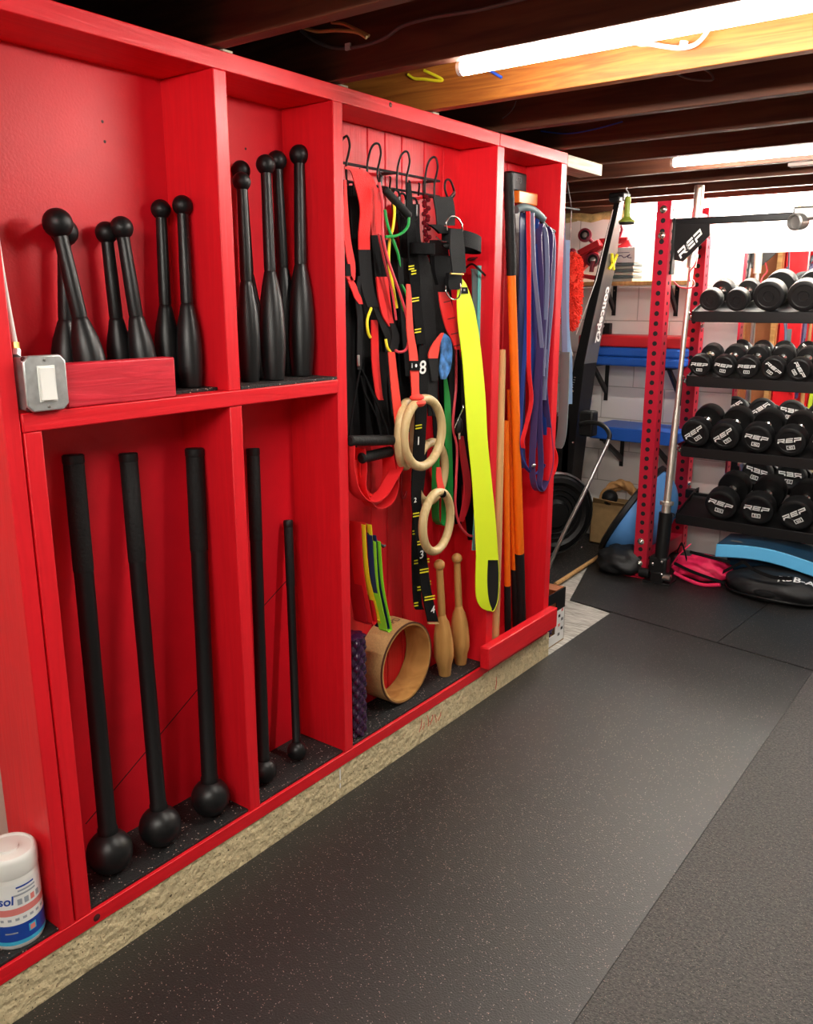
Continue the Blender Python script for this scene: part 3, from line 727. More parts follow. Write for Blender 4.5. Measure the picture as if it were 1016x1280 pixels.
# tubes with handles
t = thing('resistance_tube', 'green resistance tube with black foam handle crossing over the yellow tube', 'resistance tube', P(492, 270, 0), 'resistance tubes on the hook rail')
grip(P(480, 236, -.02), P(512, 271, .005), .0115, parent=t)
cord('tube', [(511, 271, .008), (510, 282, .010), (504, 290, .010), (494, 295, .010), (482, 296, .008)], .0, .0042, 'band_green', t)
cord('tube', [(481, 262, .0), (484, 280, .002), (491, 300, .002), (498, 320, .0), (500, 345, -.01)], .0, .0042, 'band_green', t)
cord('tube', [(498, 350, -.01), (505, 362, -.01), (510, 376, -.012), (505, 388, -.02), (500, 370, -.02)], .0, .0042, 'band_green', t)
strap('black_sleeve', [(500, 322, 6), (500, 340, 7), (501, 355, 6)], -.004, 'black_cloth', .006, t)
t = thing('resistance_tube', 'bright yellow resistance tube hanging beside the green one', 'resistance tube', P(490, 280, -.01), 'resistance tubes on the hook rail')
cord('tube', [(482, 236, -.03), (488, 240, -.02), (493, 260, -.012), (491, 285, -.01), (487, 300, -.01), (486, 330, -.01), (490, 352, -.01), (496, 385, -.012)], 0, .0042, 'band_yellow', t)
cord('tube', [(464, 385, -.01), (459, 400, -.005), (460, 415, -.005), (463, 422, -.005)], 0, .0042, 'band_yellow', t)
cord('tube', [(482, 424, -.01), (484, 434, -.005), (488, 440, -.005)], 0, .0042, 'band_yellow', t)
t = thing('resistance_tube', 'thin dark red resistance tube looping down in front of the straps', 'resistance tube', P(500, 380, .005), 'resistance tubes on the hook rail')
cord('tube', [(474, 228, -.02), (478, 255, -.01), (478, 290, -.0), (483, 318, .004), (490, 340, .008), (500, 368, .010), (508, 395, .010), (511, 420, .010), (508, 436, .010), (500, 440, .008), (494, 438, .004)], 0, .0042, 'tube_pink', t)
cord('tube', [(473, 292, -.015), (480, 325, -.012), (490, 365, -.010), (495, 400, -.012)], 0, .0035, 'tube_pink', t)
t = thing('resistance_tube', 'dark red tube band with black buckle hanging behind the neon strap', 'resistance tube', P(575, 600, -.02), 'resistance tubes on the hook rail')
cord('tube', [(569, 420, -.05), (570, 480, -.05), (566, 530, -.04), (571, 560, -.03), (570, 600, -.025), (569, 632, -.025), (574, 655, -.02), (584, 668, -.02), (590, 670, -.02)], 0, .0045, 'tube_pink', t)
strap('tube_flat', [(576, 545, 5), (579, 570, 7), (584, 605, 8), (582, 630, 8), (576, 652, 5)], -.035, 'band_crimson', .006, t)
obj('buckle', MB('black_rubber').ball(P(573, 532, -.02), .030, 14, sc=(.5, .55, 1.0)), t)
obj('buckle_tab', MB('chrome').box(P(574, 545, .0)+V((-.003, -.004, -.012)), P(574, 545, .0)+V((.003, .004, .012))), t, .002)
cord('buckle_ring', [(568, 535, -.005), (572, 525, 0), (578, 512, 0), (579, 507, 0)], 0, .002, 'chrome', t)

# numbered black straps with yellow marks
def marked(pts, x, marks, nums, label, w_nm='webbing'):
    t = thing('marked_strap', label, 'strap', P(pts[-1][0], pts[-1][1], x), 'numbered ring straps')
    strap(w_nm, pts, x, 'black_cloth', .003, t)
    ym = MB('yellow')
    for u, v, ww in marks:
        for dv in (-2.2, 1.4):
            q = [P(u-ww/2, v+dv+ww*.09, x+.0022), P(u+ww/2, v+dv-ww*.09, x+.0022), P(u+ww/2, v+dv+1.6-ww*.09, x+.0022), P(u-ww/2, v+dv+1.6+ww*.09, x+.0022)]
            ym.prism(q, (.0006, 0, 0))
    obj('yellow_mark', ym, t)
    if nums:
        nm = MB('white_print')
        for s_, u, v, hpx in nums:
            hh = (P(u, v-hpx/2, x)-P(u, v+hpx/2, x)).z
            put_text(nm, s_, P(u, v, x+.0035), (0, 1, 0), (0, 0, 1), hh, 1.35, .05, .015)
        obj('number', nm, t)
    return t
marked([(511, 228, 4), (512, 270, 10), (516, 320, 12), (519, 365, 12), (524, 410, 11), (526, 430, 12)], -.030, [(514, 334, 7), (517, 340, 6), (519, 374, 9), (522, 413, 8)], [], 'upper part of black strap with yellow marks beside the coral strap')
marked([(529, 432, 11), (528, 480, 13), (526, 520, 14), (523, 570, 14), (520, 620, 12), (523, 655, 11), (528, 700, 11), (533, 740, 12), (541, 777, 13)], -.015, [(523, 533, 8), (520, 643, 8), (526, 678, 9), (530, 713, 11), (537, 747, 13)],
       [('8', 528.5, 459, 17), ('1', 523, 551, 10), ('2', 519, 625, 6), ('3', 527, 693, 10), ('4', 541, 762, 9)], 'long black strap numbered 8, 1, 3 and 4 with yellow marks, in front')
marked([(530, 560, 8), (526, 600, 9), (521, 640, 10), (520, 700, 11), (522, 755, 10), (528, 762, 12)], -.040, [(518, 665, 5), (520, 702, 5), (525, 735, 7), (520, 755, 5), (535, 700, 3), (537, 728, 3)], [], 'second black strap with yellow marks behind the numbered one')
st_end = strap('strap_end', [(541, 778, 13), (541.5, 780, 13)], -.013, 'cork', .005); tag(st_end, 'tan stitched tip of the numbered black strap marked 4', 'strap end')
# coral strap holding the big ring, with badge
t = thing('ring_strap', 'coral red strap with black badge knotted onto the largest wooden ring', 'strap', P(515, 500, .01))
strap('webbing', [(510, 355, 4), (511, 372, 6), (512, 410, 8), (516, 440, 10), (518, 465, 10), (519, 490, 9), (520, 497, 12)], .020, 'strap_coral', .003, t)
bdg = strap('badge', [(518, 451, 12), (518.5, 463, 12)], .024, 'black_cloth', .003, t)
mb = MB('white_print'); put_text(mb, 'i', P(515, 457, .0265), (0, 1, 0), (0, 0, 1), .014, 1, 0, .02)
mb.lathe([(.0052, 0), (.0052, .0005)], P(520, 457, .0261), (1, 0, 0), 14); obj('badge_print', mb, bdg)
obj('knot', MB('strap_coral').ball(P(521, 497, .030), .024, 18, sc=(.8, 1.2, .45)).ball(P(523, 504, .034), .022, 16, sc=(.9, 1.35, .55)), t)

# wooden rings
def ring(u, v, Rr, x, yaw, label, r=.0145, roll=0):
    c = P(u, v, x); ax = V((math.cos(yaw), math.sin(yaw), roll)).normalized()
    mb = MB('ring_wood'); X, Y, Z = mb.frame(ax); X = V((0, 0, 1)); Y = Z.cross(X).normalized(); X = Y.cross(Z)
    mb.sweep([c+X*math.cos(2*PI*i/56)*Rr+Y*math.sin(2*PI*i/56)*Rr for i in range(56)], r, 14, closed=True)
    o = obj('gymnastic_ring', mb); tag(o, label, 'gymnastic ring', 'wooden gymnastic rings'); return o
ring(529, 541, .106, .030, .03, 'largest looking pale wooden ring tied under the coral strap')
ring(508, 543, .100, -.020, .40, 'wooden ring seen nearly edge on behind the largest ring')
ring(538, 590, .100, -.045, .10, 'wooden ring hanging in the middle, behind the numbered strap')
ring(546, 652, .100, .010, .13, 'lowest wooden ring, hanging clear above the wooden clubs')
t = thing('ring_tie', 'small coral red tie holding the lowest wooden ring', 'strap', P(549, 600, .0))
strap('webbing', [(548, 584, 5), (549, 600, 7), (553, 618, 9)], .012, 'strap_coral', .003, t)
obj('knot', MB('black_cloth').ball(P(553, 617, .012), .014, 14, sc=(1, .7, 1)), t)
obj('black_band', MB('black_cloth').sweep([P(506, 573, .028), P(508, 568, .032), P(511, 562, .028)], .002, 6), t)

# ankle cuffs / harness
t = thing('ankle_harness', 'black padded ankle harness with steel D rings on the fourth hook', 'harness', P(560, 320, .0))
strap('upper_strap', [(553, 246, 24), (556, 262, 24), (557, 282, 22)], -.02, 'charcoal_cloth', .004, t)
strap('cuff', [(538, 281, 2), (543, 281, 14), (552, 286, 18), (560, 292, 22)], .0, 'black_cloth', .010, t)
mb = MB('charcoal_cloth')
cc2 = P(577, 302, -.005)
loop = [cc2+V((math.cos(a)*.045, math.sin(a)*.088, -.012*math.sin(a))) for a in [i*2*PI/28 for i in range(28)]]
mb.band([p+V((0, 0, -.024)) for p in loop], [p+V((0, 0, .024)) for p in loop], .006, closed=True); obj('cuff_loop', mb, t)
strap('front_strap', [(570, 286, 15), (571, 310, 18), (573, 335, 17), (573, 341, 16)], .045, 'charcoal_cloth', .005, t)
mb = MB('black_cloth')
cc3 = P(528, 311, -.01); loop = [cc3+V((math.cos(a)*.03, math.sin(a)*.045, 0)) for a in [i*2*PI/28 for i in range(28)]]
mb.band([p+V((0, 0, -.016)) for p in loop], [p+V((0, 0, .016)) for p in loop], .006, closed=True); obj('cuff_loop', mb, t)
strap('pad', [(551, 320, 20), (552, 340, 20), (554, 356, 16)], .005, 'black_cloth', .012, t)
strap('lower_strap', [(567, 341, 16), (567, 355, 17), (566, 362, 12)], .03, 'black_cloth', .012, t)
cord('d_ring', [(559, 288, .05), (558, 278, .052), (563, 271, .055), (571, 272, .055), (577, 280, .055), (578, 289, .05)], 0, .0022, 'chrome', t)
cord('d_ring', [(557, 357, .045), (558, 366, .05), (565, 374, .05), (573, 372, .05), (576, 362, .05), (575, 355, .045)], 0, .0022, 'chrome', t)
cord('d_ring', [(545, 296, .012), (551, 301, .016), (558, 302, .016)], 0, .002, 'chrome', t)
obj('slide_buckle', MB('brass').cyl(P(563, 342, .050), P(579, 343, .050), .0028, n=8), t)
t = thing('carabiner', 'black carabiner hanging on the rail right of the fourth hook', 'carabiner', P(562, 235, -.06))
cord('ring', [(559, 246, -.05), (556, 236, -.05), (557, 226, -.05), (562, 225, -.05), (566, 233, -.05), (568, 243, -.05), (563, 249, -.05), (559, 246, -.05)], 0, .0035, 'black_steel', t)
cord('gate', [(563, 246, -.045), (568, 240, -.045)], 0, .004, 'steel', t)
for k, (u, v, lab_) in enumerate(((495, 246, 'black metal carabiner clip under the third hook, left of three'), (503, 250, 'black metal carabiner clip under the third hook, middle of three'), (517, 256, 'black metal carabiner clip under the third hook, right of three'))):
    t = thing('carabiner', lab_, 'carabiner', P(u, v, -.05), 'carabiners under the third hook')
    cord('ring', [(u-4, v+14, -.045), (u-5, v, -.045), (u-2, v-8, -.045), (u+3, v-6, -.045), (u+5, v+4, -.045), (u+4, v+16, -.045), (u-1, v+20, -.045), (u-4, v+14, -.045)], 0, .0034, 'black_satin', t)
    cord('gate', [(u+4, v+14, -.04), (u+4, v, -.04)], 0, .003, 'steel', t)
# chain of beads dark red
t = thing('bead_string', 'dark red glossy beaded strand beside the ankle harness', 'strand', P(534, 270, -.04))
mat('bead_red', (.10, .004, .008), .2)
bd = MB('bead_red')
for i in range(16):
    bd.ball(P(532+3*math.sin(i*1.9)+i*.1, 246+i*3.6, -.03), .008, 8)
obj('beads', bd, t)
# dark webbing bundle (background straps, each a thing)
GW = 'dark webbing straps in the strap bay'
bundle = [([(443, 245, 12), (445, 300, 12), (448, 340, 10)], -.07, 'black_cloth', 'black strap under the red sling at the first hook'),
    ([(462, 300, 12), (464, 380, 14), (463, 450, 14), (466, 520, 12), (468, 545, 10)], -.10, 'black_cloth', 'black strap deep in the left part of the strap bay'),
    ([(508, 262, 14), (508, 300, 16), (506, 360, 14), (508, 400, 14), (512, 470, 10)], -.075, 'charcoal_cloth', 'grey black strap left of the yellow marked strap'),
    ([(520, 255, 8), (521, 300, 9), (530, 330, 14), (534, 380, 17), (537, 430, 17), (540, 480, 14), (540, 520, 10)], -.045, 'charcoal_cloth', 'widest charcoal strap hanging in the middle of the bay'),
    ([(545, 330, 12), (546, 380, 12), (548, 430, 12), (548, 470, 9)], -.07, 'black_cloth', 'black strap just right of the widest charcoal one'),
    ([(535, 448, 11), (538, 480, 12), (541, 500, 10), (545, 520, 6)], -.02, 'charcoal_cloth', 'short charcoal strap below the red tipped cloth'),
    ([(541, 400, 6), (543, 430, 7), (542, 460, 8), (543, 500, 8), (547, 570, 6)], -.06, 'black_cloth', 'narrow black strap behind the rings'),
    ([(478, 440, 20), (474, 480, 18), (478, 520, 16), (482, 548, 12)], -.06, 'black_cloth', 'bunched black strap between foam handles and coral strap'),
    ([(487, 400, 14), (486, 430, 10), (488, 470, 8), (492, 520, 5)], -.07, 'charcoal_cloth', 'thin charcoal strap behind the coral strap'),
    ([(580, 440, 8), (583, 500, 14), (586, 560, 20), (589, 620, 20), (591, 675, 12)], -.06, 'black_cloth', 'black strap hanging behind the neon band'),
    ([(565, 430, 10), (568, 480, 14), (572, 520, 14)], -.075, 'black_cloth', 'black strap above the dark buckle'),
    ([(500, 360, 10), (503, 420, 10), (505, 480, 12), (508, 540, 8)], -.10, 'black_cloth', 'black strap at the back behind the largest ring'),
    ([(520, 400, 14), (519, 450, 14), (517, 500, 10)], -.085, 'black_cloth', 'black strap at the back behind the badge'),
    ([(556, 370, 9), (558, 410, 10), (561, 450, 11), (563, 520, 8)], -.095, 'black_cloth', 'black strap at the back beside the red slotted strap'),
    ([(440, 400, 22), (444, 450, 26), (448, 500, 28), (452, 546, 30)], -.115, 'black_cloth', 'broad black webbing deep behind the foam handles'),
    ([(482, 300, 26), (484, 360, 30), (486, 420, 34), (488, 480, 36), (488, 545, 30)], -.12, 'black_cloth', 'broad black webbing at the back between handles and rings'),
    ([(548, 300, 22), (552, 380, 26), (560, 440, 28), (566, 520, 30), (572, 600, 26), (578, 655, 18)], -.12, 'black_cloth', 'broad black webbing at the back left of the neon band'),
    ([(455, 235, 24), (458, 300, 26), (456, 360, 26), (450, 410, 24)], -.125, 'black_cloth', 'broad black webbing at the back behind the first hooks'),
    ([(503, 255, 20), (512, 300, 24), (520, 360, 28), (524, 430, 30)], -.128, 'black_cloth', 'broad black webbing at the back below the third hook'),
    ([(430, 250, 3), (432, 340, 6), (435, 430, 9), (436, 520, 9), (437, 548, 7)], -.06, 'black_cloth', 'black strap hugging the third stud')]
for pts, x, m, lb in bundle:
    o = strap('webbing_strap', pts, x, m, .003); tag(o, lb, 'strap', GW)
o = strap('webbing_strap', [(468, 400, 8), (469, 450, 9), (473, 490, 8), (476, 500, 6)], -.05, 'strap_red', .003); tag(o, 'red strap piece visible between black straps left of the coral strap', 'strap', GW)
o = strap('loop_tail', [(502, 590, 2.2), (501, 612, 2.2), (504, 624, 3), (508, 614, 2)], -.08, 'band_crimson', .004); tag(o, 'thin crimson loop hanging in shadow left of the rings', 'exercise band')
# slotted red strap
t = thing('slotted_strap', 'bright red strap with stitched slots, left of the neon band', 'strap', P(565, 430, -.01))
pts = [(554, 365, 12), (558, 385, 15), (565, 410, 16), (571, 425, 13), (573, 437, 9)]
strap('webbing', pts, -.012, 'strap_red', .004, t)
mb = MB('dark_crack')
for u, v in ((559, 376), (564, 397), (568, 416), (571, 431)):
    mb.prism([P(u-4.5, v+1.4, -.0095), P(u+4.5, v-.8, -.0095), P(u+4.5, v+.4, -.0095), P(u-4.5, v+2.6, -.0095)], (.0006, 0, 0))
obj('slot', mb, t)
t = thing('blue_cloth', 'blue patterned cloth with red tip hanging in the strap bay', 'cloth', P(555, 450, -.02))
strap('cloth', [(553, 417, 5), (556, 424, 12), (558, 440, 13), (556, 460, 13), (554, 474, 5)], -.018, 'cloth_blue', .006, t)
strap('red_tip', [(553, 416, 3), (546, 428, 8), (542, 440, 12), (541, 448, 11)], -.010, 'strap_coral', .004, t)
strap('black_cuff', [(541, 447, 12), (542, 462, 10), (543, 476, 8)], -.012, 'charcoal_cloth', .004, t)
o = strap('wide_band', [(556, 470, 3), (559, 500, 7), (560, 540, 8), (561, 590, 9), (561, 640, 10)], -.07, 'band_green', .003)
tag(o, 'dark green flat band hanging behind the rings', 'exercise band')
o = hoop([(545, 560), (544, 640), (548, 654), (553, 655), (556, 645), (556, 560)], .03, -.075, 'band_green', None, 'loop_band'); tag(o, 'green loop band whose end shows inside the lowest ring', 'exercise band')
# neon band
t = thing('neon_band', 'very long neon yellow band with black inner side, longest in the bay', 'exercise band', P(607, 760, .01))
sL = [(572, 345, 2), (577, 355, 10), (581, 380, 20), (585, 410, 24), (590, 450, 24), (594, 500, 25), (597, 550, 24), (602, 600, 24), (606, 650, 26), (609, 700, 27)]
strap('band_front', [(u, v, w_) for u, v, w_ in sL], .014, 'neon', .003, t)
# lower loop: left yellow, right strand shows its black inner face
Lp = smooth_pts([P(595.5, 690, .014), P(594.5, 720, .015), P(595, 745, .014), P(600, 758, .012), P(608, 763, .008), P(614, 764, .004)], 6)
Rp = smooth_pts([P(610, 690, .014), P(608.5, 718, .015), P(609, 738, .014), P(611, 752, .012), P(614, 760, .008), P(616, 764, .004)], 6)
obj('band_loop', MB('neon').band(Lp, Rp, .003), t)
Lp = [P(608.5, 695, .006), P(608, 720, .006), P(609, 745, .006), P(612, 758, .007), P(615, 763, .008)]
Rp = [P(622, 695, .006), P(623, 720, .006), P(622, 745, .006), P(619.5, 757, .007), P(616, 764, .008)]
obj('inner_face', MB('black_rubber').band(smooth_pts(Lp, 6), smooth_pts(Rp, 6), .002), t)
cord('band_edge', [(622.5, 699, .007), (623.6, 720, .007), (622.6, 745, .007), (620, 757, .008), (616, 764, .009), (611, 762, .010)], 0, .0014, 'neon', t)
Lp = smooth_pts([P(572, 375, -.0), P(577, 430, -.0), P(581, 480, -.0), P(588, 530, -.0)], 6); Rp = [p+V((0, .009, 0)) for p in Lp]
obj('second_strand', MB('black_rubber').band(Lp, Rp, .003), t); cord('strand_edge', [(572, 378), (577, 430), (581.5, 480), (588, 528), (591, 600), (594, 680)], .004, .0013, 'cable_white', t)
tg_ = strap('tag', [(579.5, 359, 9), (580.5, 367, 9)], .019, 'black_cloth', .002, t)
mb = MB('grey_print'); p = P(580, 363, .0205); mb.box(p+V((0, -.004, -.002)), p+V((.0005, .006, .004))); obj('tag_print', mb, tg_)
# teal and grey bands at the right
o = strap('wide_band', [(601, 332, 8), (604, 345, 12), (603, 400, 12), (601, 480, 11), (599, 560, 10), (597, 640, 9), (594, 688, 8)], -.055, 'band_teal', .004); tag(o, 'pale teal flat band hanging right of the neon band', 'exercise band')
o = strap('wide_band', [(591, 336, 6), (594, 345, 8), (594, 400, 7), (593, 480, 7), (590, 560, 7)], -.062, 'band_grey', .004); tag(o, 'slim grey band between the neon and teal bands', 'exercise band')
o = hoop([(588, 325), (592, 322), (597, 326), (598, 345), (598, 560)], .03, -.085, 'band_black', None, 'loop_band'); tag(o, 'black band loop behind the teal band', 'exercise band')
cord_ = cord('band_hook', [(582, 335, -.10), (590, 330, -.06), (600, 338, -.03), (606, 344, -.03)], 0, .004, 'black_steel'); tag(cord_, 'black hook arm that carries the teal and grey bands', 'hook')

# ------------------------------------------------------------------ BAY 4
t = thing('band_hanger', 'black wall hanger block with orange arm high in the last bay', 'hanger', P(648, 235, DB2))
a, b2 = P(639, 213, -.11), P(657, 242, -.11)
blk_ = obj('block', MB('black_rubber').box((DB2, a.y, b2.z), (-.105, b2.y, a.z)), t, .008)
mb = MB('grey_print'); put_text(mb, '473', P(648.5, 225, -.1035), (0, 1, 0), (0, 0, 1), .022, .9); obj('block_print', mb, blk_)
obj('orange_arm', MB('orange_hook').box(P(641, 254, -.09), P(665, 243, -.09)+V((.025, 0, 0))), t, .004)
pts = smooth_pts([P(643, 262, -.10), P(656, 262, -.06), P(670, 268, -.03), P(682, 283, -.015), P(692, 290, -.01)], 6)
obj('arm', MB('black_satin').sweep(pts, .009, 10), t)
obj('saddle', MB('band_grey').sweep(smooth_pts([P(645, 262, -.04), P(655, 259, -.03), P(668, 264, -.02), P(679, 274, -.015)], 5), .014, 12), t)
GB4 = 'long pull-up bands in the last bay'
def lb4(name, pts, x, m, lab_, th=.004):
    o = strap(name, pts, x, m, th); tag(o, lab_, 'exercise band', GB4)
lb4('pull_up_band', [(647, 258, 8), (649, 300, 10), (648, 400, 10), (647, 520, 9), (645, 600, 8)], -.09, 'band_black', 'widest black band at the left of the last bay')
lb4('pull_up_band', [(655, 261, 5), (655, 275, 11), (655, 330, 11), (652, 420, 12), (650, 500, 12), (650, 560, 11), (655, 585, 7)], -.05, 'band_navy', 'dark navy wide band, left of the blue ones')
lb4('pull_up_band', [(661, 262, 5), (662, 300, 9), (665, 360, 9), (667, 420, 9), (668, 500, 8), (666, 560, 8)], -.045, 'band_blue', 'blue wide band beside the navy one')
def loop4(pts, r, x, m, lab_, w=.016):
    c = smooth_pts([P(u, v, x) for u, v in pts], 6); mb = MB(m); mb.band([p+V((-w/2, -.0, 0)) for p in c], [p+V((w/2, 0, 0)) for p in c], r); o = obj('pull_up_band', mb); tag(o, lab_, 'exercise band', GB4)
loop4([(677, 280), (680, 330), (682, 400), (680, 480), (686, 540), (688, 575), (683, 600), (676, 613), (668, 608), (665, 580), (668, 520), (674, 440), (676, 360), (673, 300), (676, 280)], .005, -.012, 'band_purple', 'purple band loop reaching lowest in the last bay', .026)
loop4([(684, 284), (688, 300), (684, 360), (676, 440), (674, 520), (676, 580), (674, 606), (677, 613)], .005, -.004, 'band_purple', 'second purple band strand crossing in front', .024)
loop4([(672, 270), (669, 320), (674, 400), (678, 480), (682, 560), (680, 580), (670, 592), (658, 585), (650, 560), (652, 500), (657, 420), (660, 330)], .005, -.025, 'band_blue', 'bright blue thin band loop at the bottom of the bundle')
loop4([(687, 288), (691, 340), (689, 420), (688, 500), (690, 550), (695, 572), (692, 590), (687, 596)], .005, -.02, 'band_red', 'red thin band at the right of the bundle')
loop4([(660, 264), (661, 330), (661, 400), (661, 460), (664, 500), (658, 530), (653, 550), (654, 560)], .004, -.006, 'band_red', 'short red band strand at the left of the bundle')
loop4([(690, 290), (692, 310), (690, 370), (684, 440), (680, 500)], .004, .0, 'band_light', 'pale lilac band strand at the right of the bundle')
loop4([(680, 284), (683, 300), (684, 350), (681, 420), (678, 470)], .004, .004, 'band_light', 'pale lilac band strand in the middle of the bundle')
loop4([(665, 266), (666, 300), (668, 340), (672, 380), (676, 420), (680, 460)], .004, -.0, 'band_light', 'pale lilac band strand crossing the blue bands')
o = obj('clip', MB('steel').ball(P(667, 582, .0), .010, 12, sc=(.6, 1.6, .8))); tag(o, 'small silver clip low among the blue bands', 'clip')

GS = 'taped bats standing in the last bay'
def bat(b, tp, rb, rt, lab_, gt=.18, gb=.20, tapetop=True):
    b, tp = V(b), V(tp); d = (tp-b).normalized(); L = (tp-b).length
    t = thing('taped_bat', lab_, 'bat', b, GS)
    obj('shaft', MB('orange').lathe([(rb, L*gb), (rb*1.02, L*gb+.002), ((rb+rt)/2, L*.6), (rt, L*(1-gt))], b, d, 18), t)
    obj('bottom_grip', MB('black_grip').lathe([(rb*.85, 0), (rb*1.05, .004), (rb*1.08, L*gb)], b, d, 18), t)
    def rg(r, h, a): return r*(1+.07*(int(h*60) % 2))
    if tapetop: obj('top_grip', MB('black_grip').lathe([(rt*1.1, L*(1-gt)+i*L*gt/24) for i in range(24)]+[(rt*.9, L)], b, d, 18, fn=rg), t)
    return t
bat(P(651, 815, -.06).xy.to_3d()+V((0, 0, B1)), P(635.5, 216, -.02), .0185, .0155, 'tallest orange bat with black taped handle, against the fourth stud', .19, .20)
bt = P(645, 815, -.06).xy.to_3d()+V((0, 0, B1))
bat(P(644, 820, -.075).xy.to_3d()+V((0, 0, B1)), P(637, 480, -.075), .0135, .012, 'shorter orange stick behind the tallest orange bat', .02, .27, False)
t = bat(P(634, 824, -.05).xy.to_3d()+V((0, 0, B1)), P(632, 520, -.06), .0125, .0115, 'orange stick half hidden beside the wooden pole', .02, .26, False)
b = P(624, 803, .0); b = V((-.022, b.y, B1)); tp = P(628, 437, -.02)
o = obj('wooden_pole', MB('stick_wood').lathe([(.016, 0), (.018, .005), (.0175, .5), (.0125, (tp-b).length*.97), (.011, (tp-b).length)], b, tp-b, 18)); tag(o, 'plain pale wooden pole standing at the left of the last bay', 'pole')
o = obj('white_stick', MB('white_plastic').cyl(P(618, 805, -.10).xy.to_3d()+V((0, 0, B1)), P(614, 772, -.10), .006)); tag(o, 'short white stick end beside the wooden pole', 'stick')
o = obj('white_stick', MB('white_plastic').cyl(P(657, 790, -.09).xy.to_3d()+V((0, 0, B1)), P(653, 762, -.09), .006)); tag(o, 'short white stick end right of the black bat grips', 'stick')

# ------------------------------------------------------------------ BEYOND THE CABINET: hanging grey bands, duster, board
o = obj('board_end', MB('pale_board').box((-.10, 3.134, 1.992), (.0, 3.44, 2.036)), bevel=.002); tag(o, 'whitewashed board end sticking out past the red cabinet top', 'board')
t = thing('grey_band', 'grey blue flat band hanging outside the end of the red cabinet', 'exercise band', (-.05, 3.25, 1.0))
for (pts, x_, m, nm) in (([(703, 262), (704, 330), (705, 400), (706, 460), (704, 500), (700, 520)], 3.30, 'band_light', 'strand'), ([(709, 300), (708, 380), (709, 420), (712, 450), (712, 505)], 3.34, 'cloth_plain', 'strand')):
    if m not in MATS: mat(m, (.20, .30, .48), .5)
    c = smooth_pts([Q(u, v, x_) for u, v in pts], 6)
    obj(nm, MB(m).band([p+V((-.008, -.01, 0)) for p in c], [p+V((.006, .01, 0)) for p in c], .004), t)
c = smooth_pts([Q(u, v, 3.28) for u, v in ((706, 440), (705, 480), (703, 530), (700, 552), (696, 560))], 6)
obj('wide_end', MB('band_grey').band([p+V((-.02, 0, 0)) for p in c], [p+V((.022, 0, 0)) for p in c], .006), t)
obj('band_peg', MB('black_steel').cyl((-.10, 3.128, Q(703, 262, 3.3).z+.006), (Q(704, 260, 3.3).x+.02, 3.40, Q(703, 262, 3.3).z+.006), .005), t)
t = thing('shaggy_duster', 'shaggy bright red orange chenille duster hanging beyond the cabinet', 'duster', Q(716, 365, 4.0))
c0 = Q(714, 365, 4.0)
du = MB('duster')
rnd = random.Random(3)
def hl(q): return 1+.10*noise.noise(q*9)
du.ball(c0, .19, 30, sc=(.24, .22, 1.0), fn=hl)
for i in range(1500):
    th = rnd.uniform(0, 2*PI); zz = rnd.uniform(-1, 1); rr = math.sqrt(max(0, 1-zz**4))
    p = c0+V((math.cos(th)*rr*.047, math.sin(th)*rr*.044, zz*.188))
    d = V((math.cos(th), math.sin(th), rnd.uniform(-.8, .3))).normalized()*rnd.uniform(.008, .017)
    du.cyl(p, p+d, .0030, .0018, 5)
obj('chenille', du, t)
obj('handle', MB('burgundy').ball(Q(716, 322, 4.02), .035, 16, sc=(1, .8, .7)).cyl(Q(716, 322, 4.02), Q(714, 345, 4.02), .012), t)

obj('hanging_cord', MB('cable_grey').sweep([c0+V((-.02, 0, .17)), c0+V((-.02, 0, .4)), V((c0.x-.02, c0.y-.06, 2.06))], .0025, 6), t)

# ------------------------------------------------------------------ ROWING MACHINE stored upright
t = thing('rowing_machine', 'black rowing machine stored upright with lettered rail beside the cabinet', 'rowing machine', Q(705, 690, 4.5))
YE = 4.50
def railpt(u, v): return Q(u, v, YE)
left = [(768, 250), (749, 325), (730, 400), (717, 455), (706, 520), (700, 600), (696, 680)]
right = [(775, 250), (758, 325), (741, 400), (730, 455), (722, 520), (714, 600), (710, 680)]
dep = [.05, .13, .16, .17, .16, .14, .13]
mb = MB(['black_satin', 'erg_grey'])
rings = []
for (a, b_, d) in zip(left, right, dep):
    A_, B_ = railpt(*a), railpt(*b_)
    rings.append([mb.bm.verts.new(q) for q in (A_, B_, B_+V((0, d, 0)), A_+V((0, d, 0)))])
for i in range(len(rings)-1):
    for j in range(4): mb.face([rings[i][j], rings[i][(j+1) % 4], rings[i+1][(j+1) % 4], rings[i+1][j]], 1 if (j == 1 and i < 3) else 0)  # upper side face is grey: reflected light put into the colour
mb.face(rings[0]); mb.face(list(reversed(rings[-1])))
obj('rail', mb, t, .003)
# lettering on the side face of the rail (rail side faces +x), reading downwards
A0 = railpt(758, 325)+V((.0015, .065, 0)); A1 = railpt(730, 455)+V((.0015, .075, 0)); dirv = (A1-A0).normalized()
cen = A0+(A1-A0)*.52
mb = MB('white_print'); put_text(mb, 'concept2', cen+V((.012, 0, 0)), dirv, V((0, 1, 0)), .080, 1.02, 0, .03); obj('lettering', mb, t)
mb = MB('yellow'); c_ = A0+(A1-A0)*.03+V((.006, 0, 0))
for sgn in (-1, 1):
    mb.sweep(smooth_pts([c_-dirv*.05+V((.003, sgn*.035, 0)), c_-dirv*.012+V((.003, sgn*.012, 0)), c_+dirv*.03+V((.003, -sgn*.03, 0))], 5), .008, 6)
obj('emblem', mb, t)
obj('top_bracket', MB('black_rubber').box(Q(760, 252, 4.52), Q(779, 247, 4.52)+V((0, .1, .03))).box(Q(761, 252, 4.46)+V((0, 0, -.005)), Q(774, 247, 4.46)+V((0, .05, .01))), t, .008)
